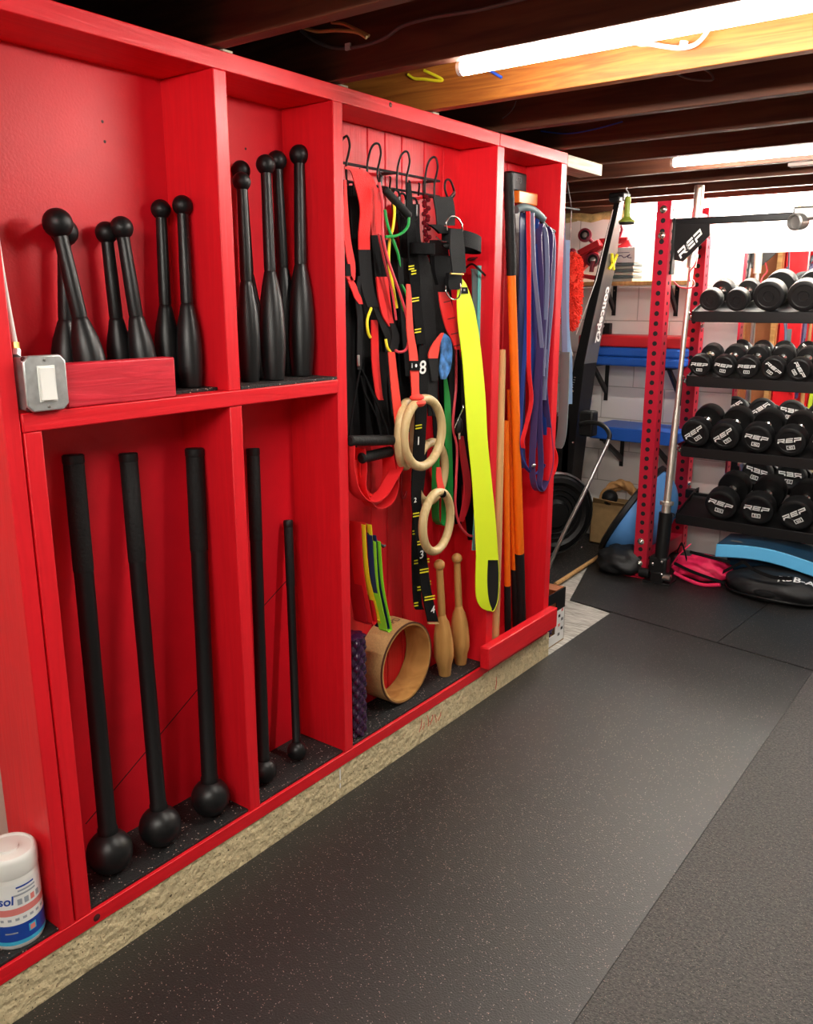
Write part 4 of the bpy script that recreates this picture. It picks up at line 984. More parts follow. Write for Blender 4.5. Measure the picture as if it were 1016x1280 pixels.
fc_ = Q(692, 642, 4.36); ax = V((.80, -.60, .0)).normalized()
obj('flywheel', MB('black_satin').lathe([(.06, -.09), (.20, -.085), (.235, -.06), (.24, 0), (.215, .03), (.19, .035), (.17, .02), (.09, .02), (.07, .045), (0, .05)], fc_, ax, 56), t)
obj('flywheel_rim', MB('steel').lathe([(.238, -.012), (.247, -.010), (.247, .008), (.236, .014), (.234, .0)], fc_, ax, 56, caps=False), t)
obj('vent_ring', MB('black_steel').lathe([(.14, .021), (.145, .027), (.15, .021)], fc_, ax, 48, caps=False).lathe([(.11, .021), (.115, .027), (.12, .021)], fc_, ax, 48, caps=False), t)
obj('housing', MB('black_satin').box(Q(683, 640, 4.50)+V((-.05, .0, -.1)), Q(716, 520, 4.50)+V((.0, .12, 0))), t, .02)
obj('handle_holder', MB('black_rubber').box(Q(722, 545, 4.44), Q(741, 515, 4.44)+V((0, .08, 0))), t, .012)
pts = smooth_pts([Q(725, 530, 4.40), Q(738, 528, 4.36), Q(752, 531, 4.30), Q(761, 541, 4.25), Q(760, 552, 4.22), Q(748, 578, 4.18), Q(728, 620, 4.10), Q(704, 668, 4.02), Q(680, 722, 3.95)], 7)
obj('leg_tube', MB('steel').sweep(pts, .011, 12), t)
mb = MB('black_rubber'); mb.sweep(pts[:28], .0125, 12); obj('tube_sleeve', mb, t)
for s_ in ([(720, 418), (745, 350), (766, 262)], [(709, 418), (716, 445)]):
    obj('cord', MB('cable_white').sweep([Q(u, v, 4.42) for u, v in s_], .0022, 6), t)
ch = MB('steel')
for k in range(14):
    p0 = Q(708+k*.8, 512-k*3.1, 4.40); ch.ball(p0, .006, 6, sc=(1.2, 1, .5))
obj('chain', ch, t)
for u, v in ((707, 466), (711, 464), (714, 478), (716, 489), (716, 553), (727, 684)):
    obj('bolt', MB('chrome').ball(Q(u, v, 4.36 if u < 717 else 4.3), .006, 8), t)

# neon hanging toy/plunger from the joist
t = thing('pull_grip', 'lime green pull grip with dark disc hung from a joist by the rowing machine', 'handle', Q(784, 262, 4.30))
c1 = Q(785, 246, 4.30)
obj('grip', MB('lime_plastic').lathe([(.012, 0), (.016, .01), (.014, .05), (.016, .095), (.03, .11)], c1, (0, 0, -1), 14), t)
obj('disc', MB(['lime_plastic', 'black_rubber']).lathe([(.03, .108), (.040, .115), (.040, .122), (.036, .132, 1), (.0, .134, 1)], c1, (0, 0, -1), 20), t)
obj('hook', MB('cable_white').sweep(smooth_pts([c1, c1+V((.0, 0, .02)), c1+V((-.012, 0, .035)), c1+V((-.008, .0, .045))], 5), .003, 6), t)

# ------------------------------------------------------------------ BACK WALL SHELF AND ITS LOAD
YS = 4.92
zs = Q(757, 352, YS).z
xs0, xs1 = Q(752, 352, YS).x-.25, Q(862, 352, YS).x
t = thing('wall_shelf', 'pale wooden wall shelf on black brackets high on the block wall', 'shelf', ((xs0+xs1)/2, YB, zs-.02))
obj('board', MB('stick_wood').box((xs0, YS, zs-.022), (xs1, YB-.004, zs)), t, .002)
for u in (843, 765):
    p = Q(u, 372, 5.10).x
    obj('bracket', MB('black_steel').box((p-.012, YB-.008, zs-.20), (p+.012, YB-.002, zs-.022)).prism([(p-.008, YB-.01, zs-.14), (p-.008, YB-.01, zs-.18), (p-.008, YS+.05, zs-.024), (p-.008, YS+.10, zs-.024)], (.016, 0, 0)), t)
    for dz in (.05, .17): obj('screw', MB('chrome').ball((p, YB-.009, zs-dz), .005, 8), t)
GP = 'grey plates stacked on the wall shelf'
for k in range(6):
    p = Q(779, 350, 4.99); z_ = zs+.001+k*.0175
    o = obj('folded_pad', MB('band_grey' if k % 2 else 'grey_pad').box((p.x-.085+.004*(k % 3), 4.945, z_), (p.x+.075+.003*(k % 2), 5.08, z_+.0155)), bevel=.003) if 'grey_pad' in MATS else None
    if o is None:
        mat('grey_pad', (.42, .44, .40), .6)
        o = obj('folded_pad', MB('grey_pad').box((p.x-.085, 4.945, z_), (p.x+.075, 5.08, z_+.0155)), bevel=.003)
    tag(o, ['grey green pad at the bottom of the stack on the shelf', 'grey pad second from the bottom of the shelf stack', 'grey green pad third from the bottom of the shelf stack', 'grey pad fourth from the bottom of the shelf stack', 'grey green pad fifth from the bottom of the shelf stack', 'topmost grey pad of the shelf stack'][k], 'pad', GP)
zt = zs+6*.0175+.002
t = thing('white_box', 'white box with dark script on top of the grey pads', 'box', (Q(784, 330, 5.0).x, 5.0, zt))
px_ = Q(784, 330, 5.0).x
obj('carton', MB('white').box((px_-.085, 4.95, zt), (px_+.065, 5.07, zt+.085)), t, .002)
mb = MB('band_purple'); mb.sweep(smooth_pts([V((px_-.06, 4.9485, zt+.03)), V((px_-.02, 4.9485, zt+.04)), V((px_+.0, 4.9485, zt+.028)), V((px_+.035, 4.9485, zt+.045)), V((px_+.02, 4.9485, zt+.03)), V((px_+.045, 4.9485, zt+.025))], 4), .0025, 5)
mb.box((px_-.05, 4.949, zt+.055), (px_+.03, 4.9495, zt+.058)); obj('script', mb, t)
# red wheeled roller exerciser
t = thing('wheeled_exerciser', 'red plastic exerciser frame with burgundy wheels on the wall shelf', 'exerciser', Q(745, 350, 4.98))
def wheel(u, v, y, r, ax_):
    c_ = Q(u, v, y)
    w_ = obj('wheel', MB(['burgundy', 'black_rubber', 'steel']).lathe([(r*.7, -.012), (r, -.012), (r, .012), (r*.72, .014), (r*.70, .006, 1), (r*.40, .008, 1), (r*.34, .012, 2), (0, .014, 2)], c_, ax_, 28), t)
wheel(731, 294, 4.95, .040, (.25, -.95, .1)); wheel(741, 325, 4.97, .042, (.3, -.95, .1)); wheel(768, 328, 4.97, .042, (.3, -.95, 0))
obj('axle', MB('burgundy').cyl(Q(733, 296, 4.95), Q(742, 304, 4.98), .011), t)
obj('axle', MB('burgundy').cyl(Q(741, 326, 4.95), Q(739, 340, 4.95), .014), t)
mb = MB('mat_red')
def bar(a, b_, y, w_, d_=.05):
    A_, B_ = Q(*a, y), Q(*b_, y); n_ = (B_-A_).cross(V((0, 1, 0))).normalized()*w_
    mb.prism([A_-n_, B_-n_, B_+n_, A_+n_], (0, d_, 0))
bar((722, 317), (748, 303), 4.96, .020); bar((724, 322), (752, 306), 4.98, .018); bar((722, 336), (742, 314), 4.98, .025); bar((748, 302), (784, 300), 5.0, .018); bar((768, 314), (787, 303), 4.99, .020); bar((727, 345), (760, 350), 4.96, .012); bar((752, 330), (757, 350), 5.0, .02)
obj('frame', mb, t, .006)
obj('foot', MB('burgundy').ball(Q(715, 315, 4.93), .028, 14, sc=(1.1, .8, .8)), t)
t2 = MB('clear_plastic'); t2.ball(Q(780, 332, 5.04), .075, 16, sc=(1, .4, .7), fn=lambda q: 1+.15*noise.noise(q*3)); o = obj('clear_bag', t2); tag(o, 'crumpled clear plastic bag between red exerciser and pads', 'bag')
o = thing('red_spinner', 'small red and white fin shaped part mounted above the exerciser', 'part', Q(774, 290, 5.05))
cs = Q(774, 287, 5.05)
obj('fin', MB('burgundy').prism([cs+V((-.012, 0, -.05)), cs+V((.008, 0, -.045)), cs+V((.022, 0, 0)), cs+V((.005, 0, .045)), cs+V((-.010, 0, .02))], (0, .012, 0)), o, .003)
obj('white_patch', MB('white').prism([cs+V((-.004, -.002, -.014)), cs+V((.010, -.002, -.010)), cs+V((.008, -.002, .010)), cs+V((-.006, -.002, .006))], (0, .002, 0)), o)
obj('stem', MB('steel').cyl(cs+V((0, .005, -.05)), cs+V((-.002, .005, -.09)), .008), o)

# aerobic mats on lower brackets
YM = 4.86
GM = 'folded mats on the middle wall rack'
def pad(u0, v0, u1, v1, y, d, m, name, lab_, g=None, bev=.012):
    a_, b_ = Q(u0, v0, y), Q(u1, v1, y); zt_, zb_ = a_.z, b_.z
    o = obj(name, MB(m).box((a_.x, y, zb_), (b_.x, y+d, zt_)), bevel=bev); tag(o, lab_, 'exercise mat', g); return o
xa = Q(722, 430, YM).x; xb = Q(853, 430, YM).x
za, zb, zc_, zd = Q(800, 420, YM).z, Q(800, 435, YM).z, Q(800, 447, YM).z, Q(800, 459, YM).z
for (z_1, z_0, m, lb) in ((za, zb, 'mat_red', 'red folded mat on top of the two blue mats'), (zb, zc_, 'mat_blue', 'upper blue mat directly under the red mat'), (zc_, zd, 'mat_blue', 'lower blue mat of the middle wall rack stack')):
    o = obj('folded_mat', MB(m).box((xa, YM, z_0+.001), (xb-.003, YB-.02, z_1-.001)), bevel=.012); tag(o, lb, 'exercise mat', GM)
t = thing('wall_bracket', 'black wall brackets carrying the red and blue mats', 'bracket', (Q(848, 480, 5.1).x, YB, .9))
for xx in (Q(848, 480, 5.1).x, xa+.08):
    obj('arm', MB('black_steel').box((xx-.012, YM+.03, zd-.014), (xx+.012, YB-.002, zd-.001)), t)
    obj('upright', MB('black_steel').box((xx-.012, YB-.010, zd-.24), (xx+.012, YB-.002, zd-.012)), t)
    obj('brace', MB('black_steel').prism([(xx-.009, YB-.01, zd-.16), (xx-.009, YB-.01, zd-.20), (xx-.009, YM+.05, zd-.016), (xx-.009, YM+.09, zd-.016)], (.018, 0, 0)), t)
YL = 4.78
z5, z6 = Q(790, 537, YL).z, Q(790, 553, YL).z
xl, xr = Q(736, 540, YL).x, Q(842, 540, YL).x
mb = MB('mat_blue')
mb.prism([(xl, YL, z6), (xl, YL, z5), (xl+.02, YL, z5+.004), (xr-.03, YL, z5), (xr, YL+.02, z5-.006), (xr, YL+.02, z6), (xr-.03, YL, z6)], (0, YB-.04-YL, 0))
o = obj('folded_mat', mb, bevel=.01); tag(o, 'single blue mat on the lowest wall bracket above the rope box', 'exercise mat')
t = thing('wall_bracket', 'black wall bracket under the single low blue mat', 'bracket', (Q(835, 560, 5.1).x, YB, .5))
for xx in (Q(836, 560, 5.1).x, xl+.07):
    obj('arm', MB('black_steel').box((xx-.012, YL+.03, z6-.014), (xx+.012, YB-.002, z6-.001)), t)
    obj('upright', MB('black_steel').box((xx-.012, YB-.010, z6-.22), (xx+.012, YB-.002, z6-.012)), t)
    obj('brace', MB('black_steel').prism([(xx-.009, YB-.01, z6-.15), (xx-.009, YB-.01, z6-.19), (xx-.009, YL+.05, z6-.016), (xx-.009, YL+.09, z6-.016)], (.018, 0, 0)), t)
pb = Q(758, 410, 5.0)
t = thing('small_picture', 'small dark box with white blade behind the mats', 'box', Q(754, 415, 5.05))
c_ = Q(754, 411, 5.05); obj('case', MB('black_rubber').box(c_+V((-.045, -.01, -.05)), c_+V((.045, .03, .035))), t, .003)
obj('blade', MB('white_plastic').prism([c_+V((-.03, -.0125, -.03)), c_+V((-.018, -.0125, -.035)), c_+V((.012, -.0125, .02)), c_+V((.0, -.0125, .025))], (0, .002, 0)), t)
# insulation and pipe above wall
mb = MB('insulation')
pts = [V((x_, YB+.02+.012*noise.noise(V((x_*6, 0, 0))), 2.0+.012*noise.noise(V((x_*9, 3, 0))))) for x_ in [-1.4+.08*i for i in range(52)]]
mb.sweep(pts, .030, 8, fn=lambda i, j: 1+.35*noise.noise(V((i*.9, j*.8, 2))))
o = obj('insulation_roll', mb); tag(o, 'yellow insulation stuffed along the top of the block wall', 'insulation')

# ------------------------------------------------------------------ MIRROR
xm0 = .108
t = thing('wall_mirror', 'large frameless wall mirror behind the dumbbell shelves', 'mirror', (xm0+.7, YB, .45))
obj('glass', MB('mirror').box((xm0, YB-.012, .42), (xm0+1.6, YB-.006, 1.757)), t)
obj('backing', MB('black_rubber').box((xm0+.002, YB-.006, .422), (xm0+1.598, YB-.0005, 1.755)), t)

# ------------------------------------------------------------------ SQUAT RACK
rk = thing('squat_rack', 'red steel squat rack with drilled uprights and black crossbar', 'squat rack', (0, 4.75, .002))
def upright(x, y, z0_, z1_, name='upright', s=.074):
    mb = MB(['rack_red', 'hole_black']); mb.box((x, y, z0_), (x+s, y+s, z1_))
    k = z0_+.055
    while k < z1_-.03:
        mb.lathe([(.0125, 0), (.0125, .0006)], (x+s/2, y-.0005, k), (0, -1, 0), 16, 1)
        mb.lathe([(.0095, 0), (.0095, .0006)], (x+s+.0005, y+s/2, k), (1, 0, 0), 16, 1)
        mb.lathe([(.0125, 0), (.0125, .0006)], (x+s/2, y+s+.0005, k), (0, 1, 0), 16, 1)
        k += .0508
    return obj(name, mb, rk)
UX = -.138; UYF = 4.41; UYR = 4.99
uf = upright(UX, UYF, .008, 1.985); ur_ = upright(UX, UYR, .008, 2.0)
upright(UX+1.26, UYF, .008, 1.985); upright(UX+1.26, UYR, .008, 2.0)
obj('foot_plate', MB('rack_red').box((UX-.06, UYF-.02, .002), (UX+.13, UYF+.10, .010)), rk, .002)
obj('side_beam', MB('rack_red').box((UX+.005, UYF+.075, .05), (UX+.07, UYR, .13)), rk, .003)
obj('side_beam', MB('rack_red').box((UX+.005, UYF+.075, 1.90), (UX+.07, UYR, 1.96)), rk, .003)
for z_ in (.085, .21, 1.82, 1.945):
    mb = MB('chrome'); mb.lathe([(.019, 0), (.019, .004), (.014, .005), (.014, .012), (.008, .017), (0, .019)], (UX+.037, UYF-.001, z_), (0, -1, 0), 16); obj('bolt', mb, uf)
for z_ in (.70, 1.36, 1.43, .38, .44, 1.10):
    mb = MB('chrome'); mb.lathe([(.017, 0), (.017, .004), (.013, .005), (.013, .012), (0, .018)], (UX+.076, UYR+.02, z_), (1, 0, 0), 14); obj('bolt', mb, ur_)
# black crossbar with lettered gusset
zc1 = Q(900, 275, 4.45).z
obj('crossbar', MB('black_satin').box((UX+.076, 4.44, zc1-.018), (1.12, 4.458, zc1+.018)), rk, .006)
gp = [Q(842, 279, 4.438), Q(887, 279, 4.438), Q(887, 294, 4.438), Q(853, 327, 4.438), Q(842, 325, 4.438)]
gus = obj('gusset_plate', MB('black_steel').prism(gp, (0, .012, 0)), rk, .002)
obj('gusset_flange', MB('black_steel').box((Q(842, 300, 4.44).x-.006, 4.425, Q(842, 343, 4.44).z), (Q(842, 300, 4.44).x+.004, 4.47, zc1+.02)), rk, .002)
a_, b_ = Q(850, 321, 4.436), Q(879, 292, 4.436); d_ = (b_-a_).normalized()
mb = MB('white_print'); yd_ = V((0, -1, 0)).cross(d_); yd_ = -yd_ if yd_.z < 0 else yd_; put_rep(mb, (a_+b_)/2+V((.0, -.002, .0))+yd_*.010, d_, yd_, .040, .95, .15); obj('lettering', mb, gus)
cg = Q(1003, 272, 4.40)
obj('ball_mount', MB('dull_steel').box(cg+V((-.045, -.01, -.01)), cg+V((.12, .08, .05))), rk, .01)
obj('pipe_end', MB('dull_steel').lathe([(.038, 0), (.038, .06), (.030, .064), (.027, .05), (0, .048)], cg+V((-.005, .02, -.015)), (-.35, -1, -.1), 24), rk)
cordr = MB('tube_pink'); cordr.sweep(smooth_pts([Q(872, 318, 4.5), Q(869, 330, 4.46), Q(862, 340, 4.46), Q(862, 352, 4.48)], 5), .004, 6); cordr.sweep(smooth_pts([Q(842, 352, 4.42), Q(850, 359, 4.40), Q(862, 360, 4.40), Q(868, 356, 4.44), Q(866, 350, 4.46)], 5), .004, 6)
o = obj('lanyard', cordr); tag(o, 'thin red lanyard looped around the barbell at the rack', 'lanyard')

# shelves
def shelf(x0_, x1_, yf, z_, lab_):
    # tilted tray: front lip, two rails and end bracket
    o = thing('dumbbell_shelf', lab_, 'shelf', (x0_, yf, z_-.03), 'dumbbell shelves on the rack')
    dz = .27*.26
    obj('tray', MB('black_satin').prism([(x0_, yf, z_-.010), (x0_, yf, z_), (x0_, yf+.27, z_+dz), (x0_, yf+.27, z_+dz-.010)], (x1_-x0_, 0, 0)), o)
    obj('front_lip', MB('black_satin').box((x0_, yf-.006, z_-.046), (x1_, yf+.002, z_+.010)), o, .002)
    obj('back_lip', MB('black_satin').box((x0_, yf+.268, z_+dz-.03), (x1_, yf+.276, z_+dz+.015)), o, .002)
    obj('end_bracket', MB('black_satin').prism([(x0_-.006, yf, z_-.04), (x0_-.006, yf, z_+.01), (x0_-.006, yf+.30, z_+dz+.03), (x0_-.006, yf+.36, z_+dz+.03), (x0_-.006, yf+.36, z_+dz-.04)], (.006, 0, 0)), o)
    obj('mount_arm', MB('black_satin').box((UX+.076, yf+.30, z_+dz-.03), (x0_, yf+.36, z_+dz+.02)), o, .002)
    for k in (0, 1): obj('bolt', MB('chrome').lathe([(.014, 0), (.012, .01), (0, .014)], (x0_-.03, yf+.02+.05*k, z_-.005-.02*k), (-.3, -1, 0), 12), o)
    return o
XR = 1.10
YSH = 4.66
zsh = [Q(930, 390, YSH).z, Q(930, 479, YSH).z, Q(930, 567, YSH).z, Q(930, 657, YSH).z]
zsh = [1.435, 1.094, .708, .322]
labs = ['top black steel dumbbell shelf, holding unlettered dumbbells', 'second dumbbell shelf from the top, with five lettered small dumbbells', 'third dumbbell shelf from the top', 'lowest dumbbell shelf, above the blue foam pad']
for z_, lb in zip(zsh, labs): shelf(.0, XR, YSH, z_, lb)

def make_dumbbell(r, L, txt, plain=False, num='10'):
    """axis along local y, front face at y=0, centre at the origin"""
    t = thing('dumbbell', 'x', 'dumbbell')
    hl_ = L*(.275 if r > .07 else .235)
    hp = lambda: [(r*.30, .0035), (r*.34, .0), (r*.36, .0022), (r*.68, .0022), (r*.72, 0), (r*.88, 0), (r*.97, .004), (r, .012), (r, hl_-.010), (r*.95, hl_-.003), (r*.6, hl_), (r*.55, hl_)]
    h1_ = obj('head', MB('black_rubber').lathe([(0, .0035)]+hp(), (0, 0, 0), (0, 1, 0), 36), t)
    h2_ = obj('head', MB('black_rubber').lathe([(0, .0035)]+hp(), (0, L, 0), (0, -1, 0), 36), t)
    hr_ = .0175
    obj('handle', MB('chrome').lathe([(hr_*1.5, hl_-.004), (hr_*1.5, hl_+.012), (hr_*.95, hl_+.022), (hr_*1.1, L/2), (hr_*.95, L-hl_-.022), (hr_*1.5, L-hl_-.012), (hr_*1.5, L-hl_+.004)], (0, 0, 0), (0, 1, 0), 20), t)
    if not plain:
        for (yy_, xd) in ((-.0008, (1, 0, 0)), (L+.0008, (-1, 0, 0))):
            mb = MB('white_print'); sx = xd[0]
            put_rep(mb, V((0, yy_, r*.14)), xd, (0, 0, 1), r*.30)
            obj('lettering', mb, h1_ if yy_ < 0 else h2_)
            mb = MB('white_print')
            q0 = -r*.30; z0_ = -r*.50; z1_ = -r*.22; wq = r*.26; e_ = r*.045
            for (a0, a1, c0_, c1_) in ((-wq, wq, z1_-e_, z1_), (-wq, wq, z0_, z0_+e_), (-wq, -wq+e_, z0_, z1_), (wq-e_, wq, z0_, z1_)):
                mb.box((a0, yy_-.0004, c0_), (a1, yy_+.0004, c1_))
            put_text(mb, num, (0, yy_, (z0_+z1_)/2), xd, (0, 0, 1), r*.15, 1.5, 0, .02)
            obj('weight_mark', mb, h1_ if yy_ < 0 else h2_)
    return t
TILT = math.atan(.26)
def put_db(t, x, z_, r, roll, lab_, grp, yf=YSH-.012):
    t['label'] = lab_; t['group'] = grp
    zc = z_+r/math.cos(TILT)+(.02)*.26
    t.matrix_world = Matrix.Translation((x, yf, zc)) @ Matrix.Rotation(TILT, 4, 'X') @ Matrix.Rotation(math.radians(roll), 4, 'Y')
G1, G2, G3, G4 = 'unlettered dumbbells on the top shelf', 'small lettered dumbbells on the second shelf', 'lettered dumbbells on the third shelf', 'large lettered dumbbells on the lowest shelf'
d = make_dumbbell(.058, .255, '', True); put_db(d, .090, zsh[0], .058, 0, 'small plain black dumbbell at the left end of the top shelf', G1)
e = dup(d); put_db(e, .226, zsh[0], .058, 0, 'small plain black dumbbell, second on the top shelf', G1)
d = make_dumbbell(.077, .28, '', True); put_db(d, .381, zsh[0], .077, 0, 'larger plain black dumbbell, third on the top shelf', G1)
e = dup(d); put_db(e, .545, zsh[0], .077, 0, 'larger plain black dumbbell at the right picture edge, top shelf', G1)
e = dup(d); put_db(e, .708, zsh[0], .077, 0, 'plain black dumbbell past the right edge of the top shelf', G1)
e = dup(d); put_db(e, .870, zsh[0], .077, 0, 'plain black dumbbell farthest right on the top shelf', G1)
ords = ['leftmost', 'second', 'third', 'fourth', 'fifth', 'sixth', 'seventh']
turn2 = [2, 7, 0, 38, 60, 20, 10]; xs = [.063, .188, .308, .436, .560, .684, .810]; nums2 = ['10', '10', '15', '15', '20', '20', '25']
for i in range(7):
    d = make_dumbbell(.0585, .245, 'REP', num=nums2[i])
    put_db(d, xs[i], zsh[1], .0585, turn2[i], ords[i]+' small lettered dumbbell on the second shelf'+(', lettering turned steeply' if i in (3, 4) else ''), G2)
turn3 = [-38, -38, 7, -12, 15, 0]; xs = [.068, .226, .391, .556, .722, .888]; nums3 = ['30', '35', '40', '40', '45', '45']
for i in range(6):
    d = make_dumbbell(.078, .285, 'REP', num=nums3[i]); put_db(d, xs[i], zsh[2], .078, turn3[i], ords[i]+' lettered dumbbell on the third shelf'+(', lettering slanting up' if i < 2 else ''), G3)
turn4 = [12, 2, -33, 10]; xs = [.238, .428, .622, .815]; nums4 = ['50', '55', '60', '65']
for i in range(4):
    d = make_dumbbell(.086, .30, 'REP', num=nums4[i]); put_db(d, xs[i], zsh[3], .086, turn4[i], ords[i]+' large lettered dumbbell on the lowest shelf', G4)

# ------------------------------------------------------------------ BARBELL in its holder
bb, bt = V((.022, 4.40, .13)), Q(874.5, 232, 4.56); d_ = (bt-bb).normalized(); L = (bt-bb).length
t = thing('barbell', 'steel barbell standing upright beside the red rack post', 'barbell', bb)
bs = lambda u, v: (Q(u, v, 4.42)-bb).dot(d_)
h1, h2, h3 = bs(842, 565), bs(838, 630), bs(868, 300)
obj('shaft', MB('bar_steel').lathe([(.0135, h1), (.0135, h3)], bb, d_, 16), t)
obj('sleeve', MB('bar_steel').lathe([(.0235, 0), (.0235, h2-.01), (.036, h2-.008), (.036, h2+.010), (.019, h2+.012), (.019, h1+.05), (.0155, h1+.22), (.0135, h1+.222)], bb, d_, 20), t)
obj('sleeve', MB('bar_steel').lathe([(.0135, h3-.12), (.024, h3-.118), (.024, L)], bb, d_, 20), t)
t = thing('barbell_holder', 'black pivot barbell holder on the mat next to the rack foot', 'holder', (.015, 4.40, .002))
top_ = bb+d_*(h2-.05)
obj('tube', MB('black_satin').lathe([(.036, 0), (.036, (top_-bb).length)], bb, d_, 24), t)
obj('yoke', MB('black_steel').box((-.035, 4.365, .055), (.065, 4.435, .15)), t, .012)
obj('pivot_block', MB('black_steel').box((-.02, 4.355, .006), (.055, 4.445, .07)), t, .008)
obj('roller', MB('black_rubber').cyl((-.085, 4.38, .045), (-.03, 4.38, .045), .026), t)
obj('roller', MB('steel').cyl((.05, 4.375, .042), (.09, 4.375, .042), .02), t)
for (x_, z_) in ((-.01, .11), (.04, .13), (.045, .06)): obj('bolt', MB('chrome').ball((x_, 4.363, z_), .010, 10), t)
obj('base', MB('black_steel').box((-.06, 4.35, .003), (.09, 4.47, .012)), t, .002)

# ------------------------------------------------------------------ BALANCE DOME, ROPE BOX, BAGS
t = thing('balance_dome', 'blue half ball balance dome with black rim leaning behind the rack post', 'balance trainer', (-.32, 4.75, .05))
cb = Q(793, 638, 4.70); nrm = V((.84, .10, -.50)).normalized()
obj('dome', MB('ball_blue').lathe([(.285*math.cos(a*PI/2/14), .22*math.sin(a*PI/2/14)) for a in range(14)]+[(0, .22)], cb, nrm, 48), t)
obj('platform', MB('black_rubber').lathe([(0, -.035), (.28, -.035), (.305, -.025), (.305, -.002), (.29, .004)], cb, nrm, 48, caps=False), t)
# rope box
bxp = G(760, 697, 0); 
t = thing('rope_box', 'brown cardboard box behind the blue balance dome', 'box', (-.62, 4.93, 0))
y_ = 4.91; l_, r_ = Q(737, 660, y_).x, Q(792, 660, y_).x; zt_ = Q(760, 631, y_).z
mb = MB('card'); th_ = .005
mb.box((l_, y_, .002), (r_, y_+th_, zt_)); mb.box((l_, y_+.20, .002), (r_, y_+.205, zt_)); mb.box((l_, y_, .002), (l_+th_, y_+.20, zt_)); mb.box((r_-th_, y_, .002), (r_, y_+.20, zt_)); mb.box((l_, y_, .002), (r_, y_+.20, .008))
obj('carton', mb, t)
mb = MB('card'); a_ = V((l_, y_, zt_)); mb.prism([(l_+.01, y_, zt_), (r_-.02, y_, zt_), (r_-.03, y_-.05, zt_+.03), (l_+.03, y_-.04, zt_+.04)], (0, .003, .003)); obj('flap', mb, t)
t = thing('battle_rope', 'thick brown twisted rope coiled in the cardboard box', 'rope', (l_+.12, y_+.11, zt_-.1))
def rope_strand(cx, cy, cz, rx, rz, r, a0, a1, tiltv=0):
    pts = [V((cx+math.cos(a)*rx, cy+tiltv*math.sin(a), cz+math.sin(a)*rz)) for a in [a0+(a1-a0)*i/90 for i in range(91)]]
    mb = MB('rope'); mb.sweep(pts, r, 16, fn=lambda i, j: 1+.20*math.cos(3*(2*PI*j/16)-i*.55)); return mb
cx_ = (l_+r_)/2-.0
obj('coil', rope_strand(cx_, y_+.10, zt_-.08, .135, .20, .022, -.3, PI+.2, .03), t)
obj('coil', rope_strand(cx_-.01, y_+.15, zt_-.06, .11, .15, .022, -.3, PI+.2, .03), t)
o = obj('dark_ball', MB('black_rubber').ball(Q(762, 622, 4.93), .05, 20)); tag(o, 'black ball resting in the rope box', 'ball')

def blob(name, c, sc, m, seed, amp=.22, n=40, label='', cat='bag', parent=None, fr=2.2):
    mb = MB(m); mb.ball(c, 1.0, n, sc=sc, fn=lambda q: 1+amp*noise.noise(q*fr+V((seed, 0, 0)))+amp*.5*abs(noise.noise(q*fr*2.7+V((0, seed, 0)))))
    for v in mb.bm.verts:
        if v.co.z < .004: v.co.z = .004+(.002)*abs(noise.noise(v.co*20))
    o = obj(name, mb, parent, sharp=70)
    if label: tag(o, label, cat)
    return o
c_ = G(772, 705, .06)
blob('dark_bag', (c_.x, c_.y+.05, .07), (.135, .12, .085), 'black_nylon', 4, label='crumpled black bag on the floor below the blue dome')
t = thing('pink_bag', 'bright pink and black gym bag beside the barbell holder', 'bag', (.16, 4.58, .002))
pc = V((.185, 4.62, .052))
blob('body', pc, (.155, .105, .070), 'bag_pink', 9, .30, 48, parent=t)
for (a, b_, c0_) in (((842, 704), (868, 716), (905, 729)), ((862, 690), (885, 696), (912, 703)), ((846, 690), (852, 680), (858, 700))):
    mb = MB('black_cloth'); yv = (4.51, 4.48, 4.47)
    p_ = smooth_pts([Q(*a, 4.505), Q(*b_, 4.49), Q(*c0_, 4.49)], 8); mb.band([q+V((0, 0, -.008)) for q in p_], [q+V((0, .006, .008)) for q in p_], .004); obj('strap', mb, t)
mb = MB('bag_pink'); mb.sweep(smooth_pts([Q(843, 716, 4.49), Q(858, 724, 4.47), (Q(878, 731, 4.46)), Q(900, 731, 4.46)], 6), .010, 8); obj('piping', mb, t)
mb = MB('bag_pink'); p_ = smooth_pts([Q(843, 702, 4.50), Q(850, 692, 4.49), Q(861, 682, 4.52)], 6); mb.band([q+V((-.01, 0, -.012)) for q in p_], [q+V((.01, 0, .012)) for q in p_], .006); obj('flap', mb, t)
t = thing('black_duffel', 'flat black round kit bag with white print on the floor', 'bag', (.62, 4.52, .002))
kc = V((.60, 4.555, .052))
mb = MB('black_nylon')
def kb(q): return 1+.10*noise.noise(q*2.4+V((2, 0, 5)))+.05*abs(noise.noise(q*7))
mb.ball(kc, 1.0, 56, sc=(.265, .175, .088), fn=kb)
for v in mb.bm.verts:
    if v.co.z < .004: v.co.z = .004
obj('body', mb, t, sharp=80)
mb = MB('black_satin'); mb.sweep([kc+V((math.cos(a)*.262, math.sin(a)*.18, -.026+.006*math.sin(3*a))) for a in [i*2*PI/60 for i in range(60)]], .006, 8, closed=True); obj('zip_piping', mb, t)
p_ = smooth_pts([Q(903, 716, 4.42), Q(920, 707, 4.42), Q(930, 704, 4.42), Q(940, 712, 4.40), Q(965, 722, 4.40), Q(990, 724, 4.40)], 8)
mb = MB('black_cloth'); mb.band([q+V((0, 0, -.006)) for q in p_], [q+V((0, .008, .010)) for q in p_], .004); obj('carry_strap', mb, t)
obj('side_pocket', MB('charcoal_cloth').ball(Q(955, 742, 4.385), .035, 16, sc=(1.6, .3, .6)), t)
mb = MB('white_print'); rnd = random.Random(5)
pl = V((.70, 4.47, .127))
